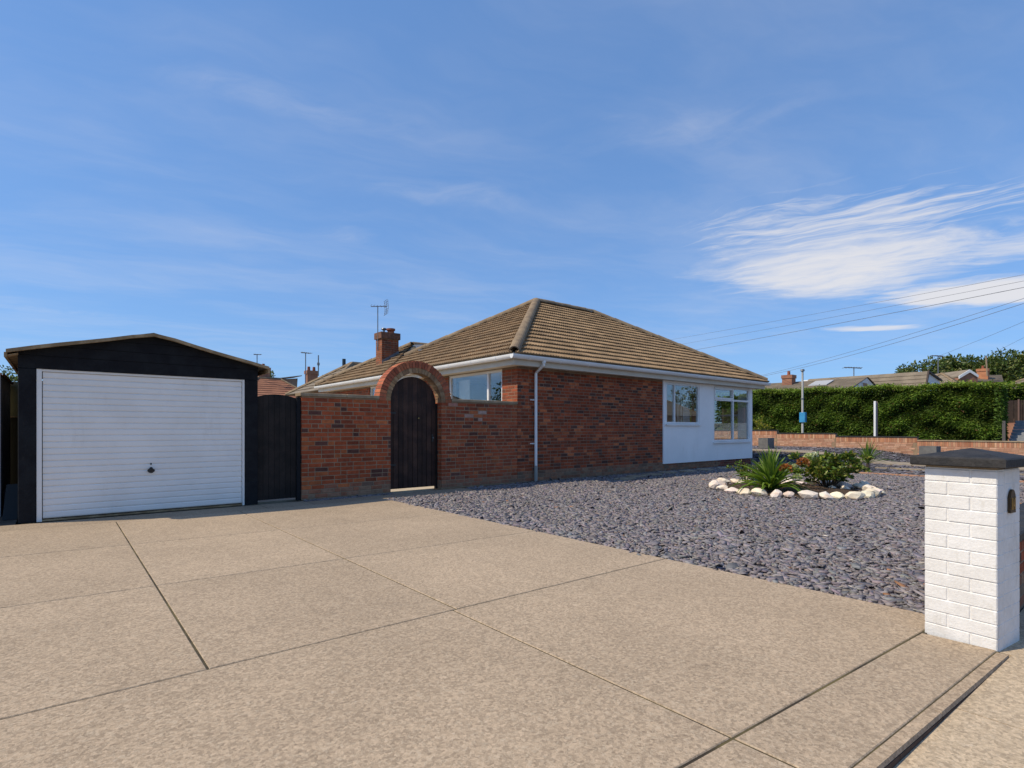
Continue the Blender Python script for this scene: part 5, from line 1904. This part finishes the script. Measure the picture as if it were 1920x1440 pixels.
for xa in (48.7, 50.0):
    w_ = MB().box(xa, xa + 1.05, 11.18, 11.245, 3.75, 4.62).build("window", M_UPVC, hB)
    MB().box(xa + .07, xa + .5, 11.165, 11.178, 3.82, 4.55).build("pane", M_PANE, w_)
    MB().box(xa + .56, xa + .98, 11.165, 11.178, 3.82, 4.55).build("pane", M_PANE, w_)
aerial("tv_aerial", at_depth(1759, 700, 46), at_depth(1759, 668, 46), 0, "television aerial on the white ended house behind the hedge", False, 1.6, RAD(150), .04)
aerial("tv_aerial", at_depth(1601, 712, 46), at_depth(1601, 690, 46), 0, "television aerial with long boom above the rooflight behind the hedge", False, 2.2, RAD(145), .04)
hC = empty("gabled_house", (60, 12, 0), "brick house with white bargeboard gable and tall chimney below the trees", "house")
D3 = 56
pA, pB, pC = at_depth(1797, 709, D3), at_depth(1817, 697, D3), at_depth(1833, 707, D3)
e_ = Vector((CR[0], CR[1], 0))
back = Vector((CF[0], CF[1], 0)) * 5
zb_ = 2.0
MB().prism([Vector((pA.x, pA.y, zb_)), Vector((pC.x, pC.y, zb_)), pC, pB, pA], back).build("gable", M_FBRICK, hC)
for a_, b_ in ((pA, pB), (pB, pC)):
    dz = Vector((0, 0, .22))
    fwd = Vector((CF[0], CF[1], 0)) * -.12
    MB().prism([a_ + fwd - dz * .3, b_ + fwd - dz * .3, b_ + fwd + dz, a_ + fwd + dz], Vector((CF[0], CF[1], 0)) * .1).build("barge_board", M_UPVC, hC)
    MB().prism([a_ + dz * .4, b_ + dz * .4, b_ + dz * 1.05, a_ + dz * 1.05], back).build("roof_sheet", M_FROOF, hC)
p0, p1, p2, p3 = at_depth(1822, 716, D3), at_depth(1882, 716, D3), at_depth(1878, 703, D3 + 3), at_depth(1830, 704, D3 + 3)
m = MB(); courses(m, p0, p1, p2, p3, .3)
m.poly([p1, p1 + back, p2]); m.poly([p0, p3, p2, p1])
m.build("side_roof", M_FROOF, hC)
MB().prism([Vector((p0.x, p0.y, 0)), Vector((p1.x, p1.y, 0)), p1 - Vector((0, 0, .05)), p0 - Vector((0, 0, .05))], back).build("wall", M_FBRICK, hC)
q = at_depth(1843, 705, D3 + 1.5)
stack(hC, q.x - .38, q.x + .38, q.y - .45, q.y + .45, 5.0, at_depth(1843, 692, D3 + 1.5).z, pmat("orange_stack", (.50, .22, .11, 1), (.4, .17, .09, 1), 3, .9), pots=1)
MB().tube([at_depth(1851, 705, D3), at_depth(1849, 668, D3)], .07, 6).build("flue_pole", pmat("wood_pole", (.30, .22, .15, 1), rough=.8), hC)
p = at_depth(1775, 716, 50)
hD = hip_house("garage_roofed_house", p.x - 3, p.x + 2, p.y - 2.5, p.y + 3, 3.8, at_depth(1790, 701, 50).z, "low brown roofed house between the white ended house and the gabled one", M_FBRICK, M_FROOF)
p = at_depth(1915, 716, 46)
hip_house("end_house", p.x - 3, p.x + 6, p.y - 5, p.y + 2.4, 3.9, at_depth(1910, 706, 48).z, "house with pale brown roof at the far end of the hedge", M_FBRICK, M_FROOF)

# ---------------------------------------------------------------- trees
GR = ((.075, .115, .026), (.11, .15, .036), (.16, .18, .045), (.05, .075, .022))
tree("broadleaf_tree", at_depth(1800, 800, 84) * 1, at_depth(1800, 670, 84).z, 5.6, 5.4, "broad dark green tree crown behind the gabled house", 13000, .55, GR, "trees beyond the houses", 46, .3, seed=1)
tree("broadleaf_tree", at_depth(1838, 800, 86), at_depth(1838, 672, 86).z, 4.6, 5.0, "tree crown rising directly behind the orange chimney", 10000, .55, GR, "trees beyond the houses", 40, .3, seed=2)
tree("broadleaf_tree", at_depth(1905, 800, 80), at_depth(1905, 666, 80).z, 5.6, 5.6, "tall dark tree crown at the far end of the hedge with gaps of sky", 13000, .55, GR, "trees beyond the houses", 40, .3, seed=3)
tree("broadleaf_tree", at_depth(1732, 800, 82), at_depth(1732, 673, 82).z, 4.0, 3.4, "lower spreading tree behind the white ended house's aerial", 4600, .48, GR, "trees beyond the houses", 26, .35, seed=4)
tree("small_tree", at_depth(1693, 800, 80), at_depth(1693, 687, 80).z, 1.0, 1.0, "tiny treetop poking over the long brown roof", 350, .3, GR, "trees beyond the houses", 10, .4, seed=5)
tree("broadleaf_tree", at_depth(16, 800, 34), at_depth(16, 680, 34).z, 1.9, 1.9, "light green tree showing past the garage's roof edge", 2200, .2, ((.10, .13, .035), (.07, .10, .03), (.15, .17, .05)), "trees beyond the garage", 26, .3, seed=6)
tree("small_tree", at_depth(507, 790, 54), at_depth(507, 690, 54).z, .55, .55, "narrow pointed green tree beside the red roofed house's chimney", 500, .22, GR, None, 10, .3, seed=7)
tree("small_tree", at_depth(609, 790, 50), at_depth(609, 705, 50).z, 1.0, 1.0, "round green bush top between tall chimney and dark flue", 500, .22, GR, None, 12, .3, seed=8)
# trees and a house on the far side of the yard, caught in the side window's reflection
for i, (tx, ty, tz) in enumerate(((-13, 36, 6.3), (-19, 40, 5.0), (-9.5, 45, 4.6))):
    tree("broadleaf_tree", (tx, ty, 0), tz, 1.7, 1.7, ("bushy tree mirrored in the bungalow's side window", "wide low tree beyond the yard", "small tree at the end of the back gardens")[i], 900, .3, GR, "trees beyond the back gardens", 18, .25, seed=20 + i)
hip_house("back_garden_house", -22, -12, 48, 57, 2.7, 5.2, "hipped roof house mirrored faintly in the bungalow's side window", M_FBRICK, M_FROOF)
# across the road behind the camera: mirrored in the front panes
hip_house("opposite_bungalow", 38, 54, -24, -14, 2.6, 5.6, "orange brick bungalow across the road mirrored in the white panel's window", pmat("opposite_brick", (.50, .25, .10, 1), (.42, .2, .09, 1), 2, .9), M_FROOF)
for i, (tx, ty, tz) in enumerate(((62, -20, 7.5), (34, -26, 7.0), (70, -13, 8.0))):
    tree("broadleaf_tree", (tx, ty, 0), tz, 2.6, 2.6, ("tree beside the opposite bungalow, seen only in the window", "tree at the near end of the opposite bungalow", "far tree along the opposite pavement")[i], 900, .4, GR, "trees across the road", 18, .3, seed=30 + i)

# ---------------------------------------------------------------- left edge beyond the garage
of = empty("olive_panel", (-.62, 12.4, 0), "pale olive painted panel closing the passage beside the garage", "fence")
MB().box(-.84, -.40, 12.4, 12.44, 1.42, 2.0).build("upper_panel", pmat("olive_paint", (.22, .20, .10, 1), (.17, .155, .08, 1), 3, .8), of)
MB().box(-.84, -.40, 12.42, 12.45, .0, 1.40).build("lower_panel", pmat("dark_panel", (.045, .04, .025, 1), rough=.85), of)
MB().box(-.85, -.39, 12.37, 12.46, 1.40, 1.419).build("rail", M_BARGE, of)
nbld = empty("neighbour_shed", (-2.2, 11, 0), "edge of a pale neighbouring shed with red brown tiled roof", "shed")
MB().box(-3.4, -.61, 10.3, 12.3, 0, 1.98).build("wall", pmat("pale_shed", (.45, .44, .42, 1), (.38, .37, .36, 1), 2, .8), nbld)
m = MB(); courses(m, (-.57, 12.38, 1.97), (-.57, 10.2, 1.97), (-2.0, 10.2, 2.6), (-2.0, 12.38, 2.6), .2)
courses(m, (-3.5, 10.2, 1.97), (-3.5, 12.38, 1.97), (-2.0, 12.38, 2.6), (-2.0, 10.2, 2.6), .2)
m.build("roof", M_FRED, nbld)
wb = empty("leaning_board", (-.55, 9.9, 0), "dark grey board leaning against the garage side", "board")
MB().hexa([(-.57, 9.85, .0), (-.42, 9.85, 0), (-.42, 9.9, 0), (-.57, 9.9, 0), (-.54, 10.1, .45), (-.41, 10.1, .45), (-.41, 10.15, .45), (-.54, 10.15, .45)]).build("panel", pmat("grey_board", (.02, .024, .026, 1), rough=.7), wb)
MB().cbox(-.58, -.40, 10.3, 10.6, 0, .40, .05).build("rubbish_sack", pmat("black_plastic", (.012, .012, .014, 1), rough=.35, bump=1.0, bscale=12, dist=.03), None, "black rubbish sack on the ground in the passage", "sack")

# ---------------------------------------------------------------- overhead cables
up_ = empty("utility_pole", (32, -.55, -.1), "tall timber pole carrying the overhead wires beyond the pillar", "pole")
PT = at_depth(2244, 446, 20)
MB().tube([(PT.x, PT.y, -.3), (PT.x, PT.y, PT.z + .25)], [.15, .11], 10).build("pole_shaft", M_BARK, up_)
MB().box(PT.x - .9, PT.x + .9, PT.y - .05, PT.y + .05, PT.z - .05, PT.z + .07).build("cross_arm", M_BARK, up_)


def wire(q, zoff, aoff, sag, label, r):
    a_ = Vector((PT.x + aoff, PT.y, PT.z + zoff))
    q = Vector(q)
    pts = []
    for k in range(25):
        t = k / 24
        p = a_ + (q - a_) * t
        p.z -= sag * 4 * t * (1 - t)
        pts.append(p)
    MB().tube(pts, r * .8, 5).build("overhead_wire", M_CABLE, None, label, "wire", "overhead wires")


wire(at_depth(1150, 655, 66), -.25, -.5, .12, "uppermost thin wire passing above the bungalow's roof end", .011)
wire(at_depth(1150, 666, 66), -.35, 0, .18, "second thin wire from the top above the bungalow", .011)
wire(at_depth(1180, 677, 60), -.45, .5, .15, "thicker third wire dropping behind the bungalow's roof", .017)
wire(at_depth(1405, 709, 56), .05, .8, .35, "upper of the two wires meeting the bungalow's far eaves corner", .014)
wire(at_depth(1405, 710, 56), -.14, .75, .50, "lower of the two wires meeting the bungalow's far eaves corner", .016)
wire(at_depth(1759, 668, 46), -.2, .6, .10, "single wire ending at the white ended house's aerial", .012)
wire(at_depth(1849, 668, 56), -.1, .8, .10, "single wire ending at the gabled house's chimney pole", .012)
